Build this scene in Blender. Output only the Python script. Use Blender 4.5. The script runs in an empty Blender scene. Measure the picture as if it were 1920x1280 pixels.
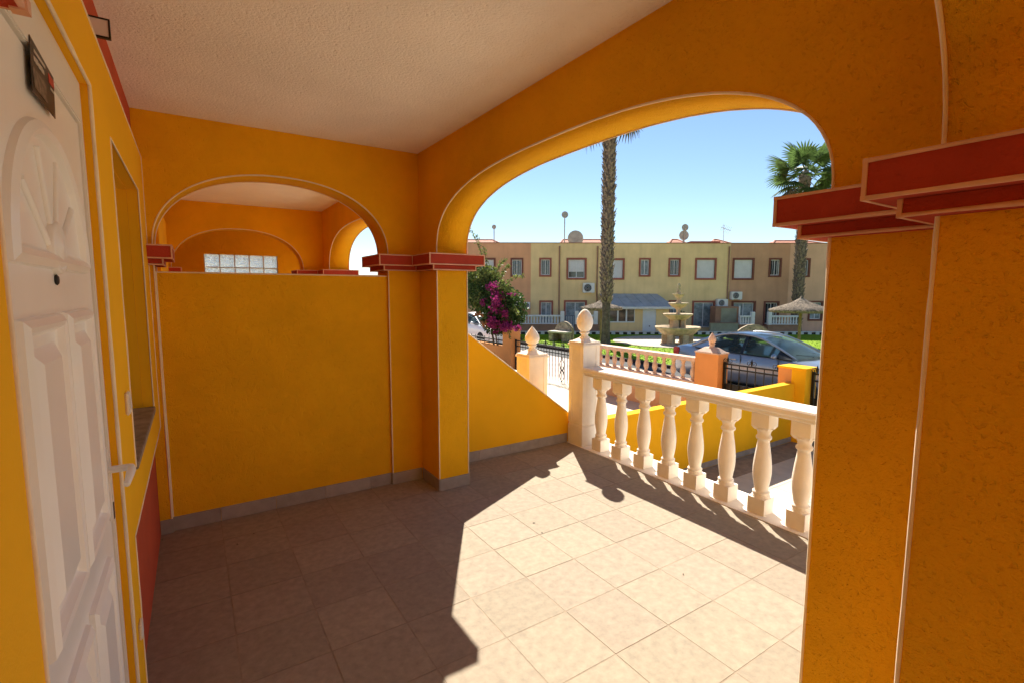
import bpy, bmesh, math, random
from math import sin, cos, pi, radians, sqrt
from mathutils import Matrix, Vector, noise

# ------------------------------------------------------------------ camera, sky, sun, exposure
scene = bpy.context.scene
COL = scene.collection
YAW, PITCH, ROLL = radians(33.04), radians(5.85), radians(0.09)
fw = Vector((sin(YAW)*cos(PITCH), cos(YAW)*cos(PITCH), -sin(PITCH)))
rt = Vector((cos(YAW), -sin(YAW), 0)); up = rt.cross(fw)
rt2 = rt*cos(ROLL) + up*sin(ROLL); up2 = up*cos(ROLL) - rt*sin(ROLL)
cam = bpy.data.cameras.new('camera'); cam_o = bpy.data.objects.new('camera', cam); COL.objects.link(cam_o)
cam.sensor_width = 36; cam.lens = 919.8/1920*36; cam.clip_start = .02; cam.clip_end = 2000
M3 = Matrix((rt2, up2, -fw)).transposed()
cam_o.matrix_world = Matrix.Translation((0, 0, 1.6)) @ M3.to_4x4()
scene.camera = cam_o

SUN = Vector((.533, .889, 1.0)).normalized()
SUN_EL = math.asin(SUN.z); SUN_AZ = math.atan2(SUN.x, SUN.y)
world = bpy.data.worlds.new('World'); scene.world = world; world.use_nodes = True
wn = world.node_tree
sky = wn.nodes.new('ShaderNodeTexSky'); sky.sky_type = 'NISHITA'; sky.sun_disc = False
sky.sun_elevation = SUN_EL; sky.sun_rotation = SUN_AZ
sky.air_density = 1.0; sky.dust_density = 0.0; sky.ozone_density = 3.0
wn.links.new(sky.outputs[0], wn.nodes['Background'].inputs[0])
wn.nodes['Background'].inputs[1].default_value = 0.048
sl = bpy.data.lights.new('sun', 'SUN'); sl.energy = 4.05; sl.angle = radians(.53); sl.color = (1, .935, .82)
so = bpy.data.objects.new('sun', sl); COL.objects.link(so)
so.rotation_euler = (-SUN).to_track_quat('-Z', 'Y').to_euler(); so.location = (6, 9, 12)
vs = scene.view_settings
vs.view_transform = 'Standard'; vs.look = 'None'; vs.gamma = 1; vs.use_curve_mapping = False
vs.exposure = 1.66
scene.cycles.max_bounces = 12; scene.cycles.diffuse_bounces = 9; scene.cycles.transparent_max_bounces = 12

# ------------------------------------------------------------------ materials
def mat(name, color, rough=.85, var=.08, vscale=3, bump=0, bscale=60, bdist=.004, metal=0, spec=.5, detail=4,
        pits=0, low=0, transl=0, color2=None, streak=0, trans=0, ior=1.45, alpha=1, objrand=0, sheen=0, coat=0):
    m = bpy.data.materials.new(name); m.use_nodes = True
    nt = m.node_tree; N = nt.nodes; L = nt.links
    b = N['Principled BSDF']
    b.inputs['Roughness'].default_value = rough; b.inputs['Metallic'].default_value = metal
    b.inputs['Specular IOR Level'].default_value = spec; b.inputs['IOR'].default_value = ior
    b.inputs['Transmission Weight'].default_value = trans; b.inputs['Alpha'].default_value = alpha
    b.inputs['Coat Weight'].default_value = coat
    tc = N.new('ShaderNodeTexCoord'); co = tc.outputs['Object']
    n = N.new('ShaderNodeTexNoise'); n.inputs['Scale'].default_value = vscale; n.inputs['Detail'].default_value = detail
    n.inputs['Roughness'].default_value = .6
    if objrand:
        oi = N.new('ShaderNodeObjectInfo'); ad = N.new('ShaderNodeVectorMath'); ad.operation = 'ADD'
        sc_ = N.new('ShaderNodeVectorMath'); sc_.operation = 'SCALE'; sc_.inputs[0].default_value = (37, 53, 11)
        L.new(oi.outputs['Random'], sc_.inputs['Scale'])
        L.new(co, ad.inputs[0]); L.new(sc_.outputs[0], ad.inputs[1]); co = ad.outputs[0]
    L.new(co, n.inputs['Vector'])
    cr = N.new('ShaderNodeMix'); cr.data_type = 'RGBA'
    c2 = color2 or tuple(max(0, c*(1-var*2.2)) for c in color)
    c1 = tuple(min(1, c*(1+var)) for c in color)
    cr.inputs['A'].default_value = (*c2, 1); cr.inputs['B'].default_value = (*c1, 1)
    rmp = N.new('ShaderNodeMapRange'); rmp.inputs['From Min'].default_value = .3; rmp.inputs['From Max'].default_value = .7
    L.new(n.outputs['Fac'], rmp.inputs['Value']); L.new(rmp.outputs[0], cr.inputs['Factor'])
    out = cr.outputs['Result']
    if streak:
        mp = N.new('ShaderNodeMapping'); mp.inputs['Scale'].default_value = (2.2, 2.2, .25); L.new(tc.outputs['Object'], mp.inputs[0])
        n3 = N.new('ShaderNodeTexNoise'); n3.inputs['Scale'].default_value = 1.5; n3.inputs['Detail'].default_value = 5; L.new(mp.outputs[0], n3.inputs['Vector'])
        r3 = N.new('ShaderNodeMapRange'); r3.inputs['From Min'].default_value = .45; r3.inputs['From Max'].default_value = .75
        r3.inputs['To Min'].default_value = 1; r3.inputs['To Max'].default_value = 1-streak; L.new(n3.outputs['Fac'], r3.inputs['Value'])
        mu = N.new('ShaderNodeMix'); mu.data_type = 'RGBA'; mu.blend_type = 'MULTIPLY'; mu.inputs['Factor'].default_value = 1
        L.new(out, mu.inputs['A']); L.new(r3.outputs[0], mu.inputs['B']); out = mu.outputs['Result']
    if objrand:
        hs = N.new('ShaderNodeHueSaturation'); wn2 = N.new('ShaderNodeTexWhiteNoise'); wn2.noise_dimensions = '1D'; L.new(oi.outputs['Random'], wn2.inputs['W']); mh = N.new('ShaderNodeMapRange'); mh.inputs['To Min'].default_value = .495; mh.inputs['To Max'].default_value = .505; L.new(wn2.outputs['Value'], mh.inputs['Value']); L.new(mh.outputs[0], hs.inputs['Hue']); mr = N.new('ShaderNodeMapRange')
        mr.inputs['To Min'].default_value = 1-objrand; mr.inputs['To Max'].default_value = 1+objrand
        L.new(oi.outputs['Random'], mr.inputs['Value']); L.new(mr.outputs[0], hs.inputs['Value']); L.new(out, hs.inputs['Color']); out = hs.outputs[0]
    L.new(out, b.inputs['Base Color'])
    if bump:
        nb = N.new('ShaderNodeTexNoise'); nb.inputs['Scale'].default_value = bscale; nb.inputs['Detail'].default_value = 3
        nb.inputs['Roughness'].default_value = .65
        L.new(tc.outputs['Object'], nb.inputs['Vector']); h = nb.outputs['Fac']
        if pits:
            vo = N.new('ShaderNodeTexNoise'); vo.inputs['Scale'].default_value = bscale*.55; vo.inputs['Detail'].default_value = 2
            vo.inputs['Distortion'].default_value = .15
            L.new(tc.outputs['Object'], vo.inputs['Vector'])
            r2 = N.new('ShaderNodeMapRange'); r2.inputs['From Min'].default_value = .28; r2.inputs['From Max'].default_value = .42
            L.new(vo.outputs['Fac'], r2.inputs['Value'])
            ma = N.new('ShaderNodeMath'); ma.operation = 'MULTIPLY_ADD'; ma.inputs[1].default_value = pits
            L.new(r2.outputs[0], ma.inputs[0]); L.new(h, ma.inputs[2]); h = ma.outputs[0]
        if low:
            nl = N.new('ShaderNodeTexNoise'); nl.inputs['Scale'].default_value = 7; nl.inputs['Detail'].default_value = 3; nl.inputs['Distortion'].default_value = .8
            L.new(tc.outputs['Object'], nl.inputs['Vector'])
            ml = N.new('ShaderNodeMath'); ml.operation = 'MULTIPLY_ADD'; ml.inputs[1].default_value = low
            L.new(nl.outputs['Fac'], ml.inputs[0]); L.new(h, ml.inputs[2]); h = ml.outputs[0]
        bp = N.new('ShaderNodeBump'); bp.inputs['Strength'].default_value = bump; bp.inputs['Distance'].default_value = bdist
        L.new(h, bp.inputs['Height']); L.new(bp.outputs[0], b.inputs['Normal'])
    if transl:
        tb = N.new('ShaderNodeBsdfTranslucent'); L.new(out, tb.inputs['Color']); mx = N.new('ShaderNodeMixShader'); mx.inputs[0].default_value = transl
        L.new(b.outputs[0], mx.inputs[1]); L.new(tb.outputs[0], mx.inputs[2]); L.new(mx.outputs[0], N['Material Output'].inputs['Surface'])
    return m

YEL = (.90, .455, .010)
M = {}
M['yellow'] = mat('yellow_stucco', YEL, .92, .07, 1.3, 1.0, 165, .0055, spec=.15, pits=.55, low=2.2, detail=7)
M['yellow_smooth'] = mat('yellow_smooth_render', (.90, .47, .012), .8, .03, 1.5, .3, 170, .003, spec=.2)
M['garden_yellow'] = mat('garden_wall_render', (.90, .465, .010), .9, .05, 1.2, .4, 120, .003, spec=.2)
M['redwall'] = mat('terracotta_render', (.55, .10, .045), .9, .06, 2, .5, 120, .003, spec=.2)
M['redtrim'] = mat('brick_red_moulding', (.42, .055, .03), .85, .08, 4, .7, 130, .004, spec=.2, pits=.4)
M['bead'] = mat('pale_corner_bead', (.88, .74, .54), .8, .06, 8, .2, 90, .002, spec=.3)
M['beadred'] = mat('salmon_edge_bead', (.74, .44, .30), .8, .08, 8, .2, 90, .002, spec=.3)
M['ceiling'] = mat('ceiling_stucco', (.93, .90, .84), .95, .03, 2, 1.0, 85, .007, spec=.15, pits=.4)
M['tile'] = mat('floor_tile_stoneware', (.335, .277, .203), .8, .06, 26, .4, 240, .0015, spec=.16, detail=9, objrand=.06, color2=(.262, .217, .162))
M['grout'] = mat('floor_grout', (.30, .235, .165), .95, .12, 12)
M['skirt'] = mat('skirting_stoneware', (.36, .31, .27), .7, .09, 9, .2, 200, .001, spec=.2, detail=8, objrand=.06)
M['stone'] = mat('cast_stone_cream', (.88, .81, .71), .85, .05, 5, .45, 110, .003, spec=.12, detail=6, streak=.10, objrand=.035)
M['stonepink'] = mat('cast_stone_pinkish', (.66, .47, .36), .8, .1, 6, .4, 90, .003, spec=.25, streak=.12)
M['door'] = mat('white_lacquer', (.88, .87, .84), .34, .02, 3, .12, 30, .002, spec=.5, coat=.15)
M['doorframe'] = mat('white_aluminium', (.78, .75, .70), .4, .02, 3)
M['pvc'] = mat('white_plastic', (.82, .80, .76), .35, .02, 5)
M['dark'] = mat('dark_metal', (.02, .018, .016), .45, .1, 12, metal=.3)
M['sticker'] = mat('flyer_black', (.03, .025, .02), .4, .3, 30)
M['stickergrey'] = mat('flyer_grey_print', (.16, .13, .10), .4, .5, 60)
M['stickerwhite'] = mat('flyer_white_print', (.55, .50, .44), .5, .1, 40)
M['stickerred'] = mat('flyer_red_print', (.55, .05, .03), .5, .1, 40)
M['sill'] = mat('grey_marble_sill', (.30, .27, .25), .4, .25, 14, spec=.4, detail=8)
M['lampglass'] = mat('opal_panel', (.72, .72, .72), .5, .02, 4)
M['glassblock'] = mat('glass_block', (.86, .93, .92), .08, .02, 4, 1.0, 26, .06, trans=1.0, ior=1.5)
M['mortar'] = mat('white_mortar', (.72, .68, .6), .9, .06, 20)
M['iron'] = mat('black_wrought_iron', (.016, .015, .015), .42, .15, 20, .2, 90, .002, metal=.4)
M['peach'] = mat('peach_render', (.66, .36, .19), .92, .05, 1.5, .5, 90, .004, spec=.2, streak=.06)
M['orange'] = mat('orange_render', (.66, .29, .10), .92, .05, 2, .6, 80, .004, spec=.2)
M['asphalt'] = mat('asphalt', (.055, .052, .052), .9, .15, 5, .5, 160, .004)
M['pave'] = mat('pinkish_paving', (.52, .42, .36), .9, .12, 1.3, .3, 60, .003, detail=8)
M['yard'] = mat('yard_tile', (.56, .48, .36), .7, .1, 3, .2, 90, .002, detail=8, objrand=.05)
M['ground'] = mat('dry_ground', (.30, .25, .19), .95, .15, .3)
M['lawn'] = mat('lawn_grass', (.21, .32, .014), .9, .10, 1.4, .9, 45, .03, spec=.15, detail=10, color2=(.15, .25, .010))
M['earth'] = mat('dark_soil', (.06, .045, .035), .95, .3, 8, .6, 40, .02)
M['gravel'] = mat('cream_pebble_paving', (.55, .46, .36), .9, .2, 9, .5, 50, .01, detail=8)
M['bark'] = mat('palm_trunk_bark', (.16, .125, .10), .95, .3, 9, .9, 30, .03, detail=8)
M['boot'] = mat('palm_leaf_base', (.27, .21, .155), .9, .3, 12, .4, 30, .01, objrand=0)
M['frond'] = mat('palm_frond', (.10, .165, .045), .55, .3, 5, spec=.35, transl=.4)
M['deadfrond'] = mat('palm_dead_frond', (.22, .16, .08), .9, .3, 5)
M['petiole'] = mat('palm_petiole', (.22, .20, .06), .6, .2, 5)
M['thatch'] = mat('heather_thatch', (.30, .235, .17), .95, .35, 14, .9, 50, .03, detail=8)
M['wood'] = mat('pale_timber_post', (.30, .21, .10), .8, .2, 8, .3, 30, .004)
M['rock'] = mat('rubble_stone', (.42, .34, .24), .9, .25, 9, .9, 22, .03, detail=8)
M['slabstone'] = mat('pale_stone_slab', (.62, .56, .46), .85, .1, 6)
M['fount'] = mat('fountain_sandstone', (.58, .44, .28), .85, .18, 5, .6, 40, .01, detail=8, streak=.18)
M['leaf'] = mat('bougainvillea_leaf', (.055, .105, .022), .55, .35, 6, spec=.35, transl=.4)
M['leaflight'] = mat('bougainvillea_young_leaf', (.16, .20, .05), .55, .3, 6, spec=.35, transl=.4)
M['bract'] = mat('magenta_bract', (.32, .035, .16), .7, .25, 6, spec=.2, transl=.4)
M['bractdry'] = mat('faded_bract', (.42, .20, .09), .8, .25, 6, spec=.2)
M['twig'] = mat('twig_bark', (.12, .085, .05), .9, .2, 9)
M['ftan'] = mat('facade_tan', (.75, .39, .21), .92, .06, .8, .3, 40, .004, spec=.2, streak=.10)
M['fyel'] = mat('facade_cream', (.85, .63, .32), .92, .06, .8, .3, 40, .004, spec=.2, streak=.12)
M['fbrown'] = mat('facade_brown', (.60, .34, .20), .92, .06, .8, .3, 40, .004, spec=.2, streak=.10)
M['flight'] = mat('facade_light_tan', (.76, .46, .29), .92, .06, .8, .3, 40, .004, spec=.2, streak=.10)
M['surround'] = mat('window_surround_rose', (.36, .125, .085), .9, .08, 4, spec=.2)
M['surround2'] = mat('window_surround_brown', (.22, .085, .06), .9, .08, 4, spec=.2)
M['shutter'] = mat('white_roller_shutter', (.70, .70, .70), .55, .04, 3)
M['frame'] = mat('white_window_frame', (.75, .75, .75), .45, .03, 5)
M['pane'] = mat('window_pane', (.045, .055, .06), .08, .3, 2, spec=.8)
M['curtain'] = mat('net_curtain_pane', (.26, .31, .33), .35, .25, 5, spec=.5)
M['ac'] = mat('ac_casing', (.72, .72, .69), .5, .03, 6)
M['acgrille'] = mat('ac_grille', (.03, .03, .032), .6, .2, 20)
M['rooftile'] = mat('terracotta_roof', (.42, .15, .085), .9, .2, 6, .6, 20, .02)
M['rooffascia'] = mat('roof_fascia', (.20, .04, .03), .8, .1, 6)
M['metalroof'] = mat('grey_metal_roof', (.40, .44, .48), .5, .1, 2, metal=.1)
M['gutter'] = mat('pale_gutter', (.62, .64, .64), .5, .05, 6)
M['kdoor'] = mat('pale_grey_door', (.62, .66, .70), .5, .03, 4)
M['dish'] = mat('dish_grey', (.36, .36, .35), .6, .1, 5)
M['whiterail'] = mat('white_painted_concrete', (.74, .74, .74), .7, .04, 5)
M['brickwall'] = mat('terrace_wall_brown', (.34, .19, .12), .9, .1, 3)
M['bluegate'] = mat('blue_grey_gate', (.14, .17, .25), .5, .1, 8)
M['kerbwhite'] = mat('kerb_white_paint', (.70, .70, .68), .8, .08, 6)
M['kerbblack'] = mat('kerb_opening_black', (.025, .025, .025), .7, .2, 6)  # solid black painted in for the dark inside the kerb openings
M['olive'] = mat('olive_panel', (.30, .295, .215), .8, .1, 3)
M['carblue'] = mat('silver_blue_paint', (.36, .39, .42), .28, .03, 2, metal=.6, coat=1)
M['carwhite'] = mat('white_car_paint', (.80, .80, .80), .3, .02, 2, coat=.8)
M['carglass'] = mat('car_glass', (.22, .31, .31), .03, .02, 2, trans=.9, ior=1.12, spec=.8)
M['carblack'] = mat('car_black_trim', (.012, .012, .013), .4, .1, 8)
M['carseat'] = mat('car_seat_cloth', (.06, .06, .065), .9, .2, 8)
M['tyre'] = mat('tyre_rubber', (.02, .02, .02), .8, .1, 9)
M['rim'] = mat('alloy_rim', (.5, .5, .5), .35, .05, 9, metal=.8)
M['taillight'] = mat('red_tail_lamp', (.45, .012, .012), .15, .1, 9, coat=.6)
M['headlamp'] = mat('clear_head_lamp', (.62, .64, .66), .1, .1, 9, coat=.8)

# ------------------------------------------------------------------ mesh helpers
class MB:
    def __init__(s): s.v, s.f, s.sm = [], [], []
    def add(s, vs, fs, smooth=False):
        o = len(s.v); s.v += [tuple(p) for p in vs]
        for f in fs: s.f.append(tuple(i+o for i in f)); s.sm.append(smooth)
        return s
    def box(s, x0, x1, y0, y1, z0, z1):
        return s.add([(x0,y0,z0),(x1,y0,z0),(x1,y1,z0),(x0,y1,z0),(x0,y0,z1),(x1,y0,z1),(x1,y1,z1),(x0,y1,z1)],
                     [(0,3,2,1),(4,5,6,7),(0,1,5,4),(1,2,6,5),(2,3,7,6),(3,0,4,7)])
    def frustum(s, x0, x1, y0, y1, z0, z1, ins):
        return s.add([(x0,y0,z0),(x1,y0,z0),(x1,y1,z0),(x0,y1,z0),(x0+ins,y0+ins,z1),(x1-ins,y0+ins,z1),(x1-ins,y1-ins,z1),(x0+ins,y1-ins,z1)],
                     [(0,3,2,1),(4,5,6,7),(0,1,5,4),(1,2,6,5),(2,3,7,6),(3,0,4,7)])
    def prism(s, poly, z0, z1, fn=None):
        n = len(poly); fn = fn or (lambda a, b, c: (a, b, c))
        return s.add([fn(a, b, z0) for a, b in poly]+[fn(a, b, z1) for a, b in poly],
                     [tuple(range(n))[::-1], tuple(range(n, 2*n))]+[(i, (i+1)%n, (i+1)%n+n, i+n) for i in range(n)])
    def lathe(s, prof, c=(0,0,0), n=20, smooth=True, fn=None):
        vs, fs = [], []
        for j, (r, z) in enumerate(prof):
            for i in range(n):
                a = 2*pi*i/n; rr = r if fn is None else r*fn(a, j/(len(prof)-1), z)
                vs.append((c[0]+rr*cos(a), c[1]+rr*sin(a), c[2]+z))
        for j in range(len(prof)-1):
            for i in range(n):
                k = (i+1) % n; fs.append((j*n+i, j*n+k, (j+1)*n+k, (j+1)*n+i))
        s.add(vs, fs, smooth)
        m = len(prof)-1
        return s.add([vs[i] for i in range(n)]+[vs[m*n+i] for i in range(n)], [tuple(range(n))[::-1], tuple(range(n, 2*n))])
    def tube(s, pts, r, n=6, closed=False, smooth=True):
        P = [Vector(p) for p in pts]; m = len(P)
        if m < 2: return s
        vs, fs = [], []; ref = None
        rr = r if isinstance(r, (list, tuple)) else [r]*m
        for i, p in enumerate(P):
            a = P[i-1] if (i > 0 or closed) else P[i]; b = P[(i+1) % m] if (i < m-1 or closed) else P[i]
            t = (b-a); t = t.normalized() if t.length > 1e-9 else Vector((0,0,1))
            if ref is None: ref = Vector((0,0,1)) if abs(t.z) < .9 else Vector((1,0,0))
            u = t.cross(ref); u = u.normalized() if u.length > 1e-6 else t.orthogonal().normalized()
            w = u.cross(t).normalized(); ref = w
            d1 = (p-P[i-1]) if (i > 0 or closed) else None; d2 = (P[(i+1) % m]-p) if (i < m-1 or closed) else None
            for k in range(n):
                an = 2*pi*k/n+pi/n; vs.append(p+(u*cos(an)+w*sin(an))*rr[i])
        for i in range(m if closed else m-1):
            j = (i+1) % m
            for k in range(n):
                l = (k+1) % n; fs.append((i*n+k, i*n+l, j*n+l, j*n+k))
        s.add(vs, fs, smooth)
        if not closed: s.add([vs[k] for k in range(n)]+[vs[(m-1)*n+k] for k in range(n)], [tuple(range(n)), tuple(range(n, 2*n))[::-1]])
        return s
    def bead(s, pts, r, n=6):
        """hand-finished edge bead: resampled line whose width wanders a little"""
        out = []
        for a, b in zip(pts, pts[1:]):
            a, b = Vector(a), Vector(b); k = max(1, int((b-a).length/.05))
            out += [a.lerp(b, i/k) for i in range(k)]
        out.append(Vector(pts[-1]))
        rs = [r*(1+.30*noise.noise(p*9+Vector((3.1, 7.7, 1.3)))+.12*noise.noise(p*41)) for p in out]
        return s.tube(out, rs, n)
    def segs(s, pts, r, n=6, closed=False):
        q = list(pts)+([pts[0]] if closed else [])
        for a, b in zip(q, q[1:]): s.bead([a, b], r, n)
        return s
    def loops(s, loops, fill=True, smooth=False):
        n = len(loops[0]); vs = [p for l in loops for p in l]
        fs = [(j*n+i, j*n+(i+1) % n, (j+1)*n+(i+1) % n, (j+1)*n+i) for j in range(len(loops)-1) for i in range(n)]
        s.add(vs, fs, smooth)
        if fill: s.add(loops[-1], [tuple(range(n))])
        return s
    def mesh(s, name, m, bevel=0, recalc=True, weld=False):
        me = bpy.data.meshes.new(name); me.from_pydata(s.v, [], s.f)
        for p, sm in zip(me.polygons, s.sm): p.use_smooth = sm
        if recalc or bevel or weld:
            bm = bmesh.new(); bm.from_mesh(me)
            if weld: bmesh.ops.remove_doubles(bm, verts=bm.verts, dist=1e-5)
            bmesh.ops.recalc_face_normals(bm, faces=bm.faces)
            if bevel:
                es = [e for e in bm.edges if len(e.link_faces) == 2 and e.calc_face_angle(0) > .6]
                bmesh.ops.bevel(bm, geom=es, offset=bevel, segments=2, affect='EDGES', clamp_overlap=True)
            bm.to_mesh(me); bm.free()
        for mm in (m if isinstance(m, (list, tuple)) else [m]): me.materials.append(mm)
        return me
    def build(s, name, m, parent=None, bevel=0, recalc=True, weld=False, loc=None):
        return link(name, s.mesh(name, m, bevel, recalc, weld), parent, loc)

def link(name, me, parent=None, loc=None, rot=None):
    o = bpy.data.objects.new(name, me); COL.objects.link(o)
    if parent is not None: o.parent = parent
    if loc is not None: o.location = loc
    if rot is not None: o.rotation_euler = rot
    return o
def tag(o, label, cat, group=None):
    o['label'] = label; o['category'] = cat
    if group: o['group'] = group
    return o
def thing(name, label, cat, loc=(0,0,0), rotz=0, group=None):
    o = bpy.data.objects.new(name, None); COL.objects.link(o); o.empty_display_size = .1
    o.location = loc; o.rotation_euler = (0, 0, rotz)
    return tag(o, label, cat, group)
def struct(o): o['kind'] = 'structure'; return o
def stuff(o): o['kind'] = 'stuff'; return o
def dup(root, loc, rotz, label, group=None, scale=None):
    r = root.copy(); COL.objects.link(r); r.location = loc; r.rotation_euler = (0, 0, rotz); r['label'] = label
    if group: r['group'] = group
    if scale: r.scale = scale
    for ch in list(root.children):
        c = ch.copy(); COL.objects.link(c); c.parent = r
        for g in list(ch.children):
            d = g.copy(); COL.objects.link(d); d.parent = c
    return r

def pt(ax, c, t, z): return (c, t, z) if ax == 'x' else (t, c, z)
def profile_wall(mb, ax, c0, c1, prof, top):
    """wall between planes c0 and c1 whose bottom edge follows prof [(t, z)...]; a repeated t is a jamb"""
    for (t0, b0), (t1, b1) in zip(prof, prof[1:]):
        if abs(t1-t0) > 1e-6:
            for c in (c0, c1): mb.add([pt(ax,c,t0,b0), pt(ax,c,t1,b1), pt(ax,c,t1,top), pt(ax,c,t0,top)], [(0,1,2,3)])
            mb.add([pt(ax,c0,t0,top), pt(ax,c0,t1,top), pt(ax,c1,t1,top), pt(ax,c1,t0,top)], [(0,1,2,3)])
        if max(b0, b1) > .001: mb.add([pt(ax,c0,t0,b0), pt(ax,c0,t1,b1), pt(ax,c1,t1,b1), pt(ax,c1,t0,b0)], [(0,1,2,3)], abs(t1-t0) > 1e-6)
    for t, b in (prof[0], prof[-1]): mb.add([pt(ax,c0,t,b), pt(ax,c1,t,b), pt(ax,c1,t,top), pt(ax,c0,t,top)], [(0,1,2,3)])
    return mb
def arch_pts(a, b, spring, rise, n, k=56):
    c, h = (a+b)/2, (b-a)/2; out = []
    for i in range(k+1):
        th = pi*i/k; cx, sx = cos(th), sin(th)
        out.append((c-h*math.copysign(abs(cx)**(2/n), cx), spring+rise*sx**(2/n)))
    return out
def rect_wall(mb, ax, c0, c1, t0, t1, z0, z1, holes):
    ts = sorted({t0, t1, *[min(max(v, t0), t1) for h in holes for v in h[:2]]}); zs = sorted({z0, z1, *[min(max(v, z0), z1) for h in holes for v in h[2:]]})
    def solid(i, j):
        if i < 0 or j < 0 or i >= len(ts)-1 or j >= len(zs)-1: return False
        a, b = (ts[i]+ts[i+1])/2, (zs[j]+zs[j+1])/2
        return not any(h[0] < a < h[1] and h[2] < b < h[3] for h in holes)
    for i in range(len(ts)-1):
        for j in range(len(zs)-1):
            if not solid(i, j): continue
            a, b, c, d = ts[i], ts[i+1], zs[j], zs[j+1]
            for p in (c0, c1): mb.add([pt(ax,p,a,c), pt(ax,p,b,c), pt(ax,p,b,d), pt(ax,p,a,d)], [(0,1,2,3)])
            for di, dj, q in ((-1,0,[(a,c),(a,d)]), (1,0,[(b,c),(b,d)]), (0,-1,[(a,c),(b,c)]), (0,1,[(a,d),(b,d)])):
                if not solid(i+di, j+dj):
                    (p1, q1), (p2, q2) = q
                    mb.add([pt(ax,c0,p1,q1), pt(ax,c0,p2,q2), pt(ax,c1,p2,q2), pt(ax,c1,p1,q1)], [(0,1,2,3)])
    return mb

# ------------------------------------------------------------------ dimensions of the porch (metres)
X0, X1 = -.255, -.216            # recessed red house wall, proud yellow band
XA, XO = 1.591, 1.853            # arcade wall inner / outer face
XS, XL = 1.325, -.19             # ends of the dividing-wall stubs (right, left)
YB, YB2 = 3.848, 4.10            # far dividing wall
YK2, YK = .145, .395             # near dividing wall (the camera stands beside it)
PW = .34                         # how far a pier reaches past the dividing wall
ZC = 2.698; SPR = 1.88; RISE = .505; RISE2 = .51
YJ, YN = YB-PW, YK+PW-.012            # jambs of the big arch
Y_END = -3.35
ZY = -.776                       # front yard level
ZS = -.90                        # street level

# ------------------------------------------------------------------ ground, street, lawn
struct(MB().add([(-300,-300,-1.02),(500,-300,-1.02),(500,500,-1.02),(-300,500,-1.02)], [(0,1,2,3)]).build('ground', M['ground'], recalc=False))
struct(MB().box(8.38, 11.7, -14, 40, -1.015, ZS).build('pavement', M['pave']))
struct(MB().box(11.7, 13.0, -14, 40, -1.015, ZS-.004).build('road', M['asphalt']))
kb = thing('kerb', 'low dark stone kerb edging the lawn beside the street', 'kerb')
for i in range(46):
    MB().box(13.0, 13.14, -8+i*.8, -8+i*.8+.785, -1.0, -.80).build('kerb_stone', M['earth'], kb, bevel=.01)
# lawn polygon: street kerb to the striped kerb in front of the far houses
hf = Vector((sin(YAW), cos(YAW), 0)); FO = hf*30.2
def FW(u, d, z): p = FO + rt*u + hf*d; return (p.x, p.y, z)
def sheet(name, m, pts, z, t=.02):
    return struct(MB().prism([(p[0], p[1]) for p in pts], z-t, z).build(name, m))
lb = MB(); 
def lawn_z(x, y): return -.86+.03*noise.noise(Vector((x*.5, y*.5, 0)))
# draped lawn grid between the kerb line and the far houses
rows, cols = 70, 120; vsl = []
for j in range(rows+1):
    for i in range(cols+1):
        a = i/cols; b = j/rows
        near = Vector((13.14, 28-34*a)); farp = FW(-9+39*a, -2.15, 0); farv = Vector((farp[0], farp[1]))
        p = near.lerp(farv, b); vsl.append((p.x, p.y, lawn_z(p.x, p.y)))
lb.add(vsl, [(j*(cols+1)+i, j*(cols+1)+i+1, (j+1)*(cols+1)+i+1, (j+1)*(cols+1)+i) for j in range(rows) for i in range(cols)], True)
struct(lb.build('lawn', M['lawn'], recalc=False))
# short upright blades along the near half so that the turf has a nap
random.seed(5)
gb = MB(); gv, gf = [], []
for i in range(26000):
    a = random.random(); b = random.random()**1.3*.9
    near = Vector((13.16, 26-28*a)); farp = FW(-8+33*a, -2.3, 0); p = near.lerp(Vector((farp[0], farp[1])), b)
    z = lawn_z(p.x, p.y); h = random.uniform(.015, .045); an = random.random()*6.28; w = random.uniform(.015, .03)
    dx, dy = cos(an)*w, sin(an)*w; lx, ly = random.uniform(-.04, .04), random.uniform(-.04, .04); k = len(gv)
    gv += [(p.x-dx, p.y-dy, z-.005), (p.x+dx, p.y+dy, z-.005), (p.x+lx, p.y+ly, z+h)]; gf.append((k, k+1, k+2))
gb.add(gv, gf); go = stuff(gb.build('grass_blades', M['lawn'], recalc=False)); go['label'] = 'short bright green grass blades of the lawn in the square'

# terrace slab + tiles
P = .3507; TX0, TY0 = .0885-P*1, 1.0935-P*13
tf = struct(MB().box(X0-.3, 3.585, Y_END, YB2-.1, -1.0, -.0010).build('terrace_floor', M['grout']))
tile_me = []
for k in range(3):
    b = MB().box(0, P-.005, 0, P-.005, -.012, 0); tile_me.append(b.mesh('tile', M['tile'], bevel=.0012))
random.seed(11)
for i in range(0, 11):
    for j in range(1, 22):
        x, y = TX0+i*P, TY0+j*P
        if x > 3.5 or y+P > YB2-.1: continue
        o = link('tile', tile_me[(i*7+j*3) % 3], tf, (x+.002, y+0.0025, random.uniform(-.0006, .0006)))
# far row of cut tiles against the dividing wall, and cut strips at the house wall and the balustrade
yc = TY0+21*P
hrow = (YB2-.1)-yc
if 0 < hrow:
    cm = MB().box(0, P-.005, 0, hrow-.004, -.012, 0).mesh('tile', M['tile'], bevel=.0012)
    for i in range(0, 11):
        if TX0+i*P < 3.5: link('tile', cm, tf, (TX0+i*P+.002, yc+.002, 0))
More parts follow.
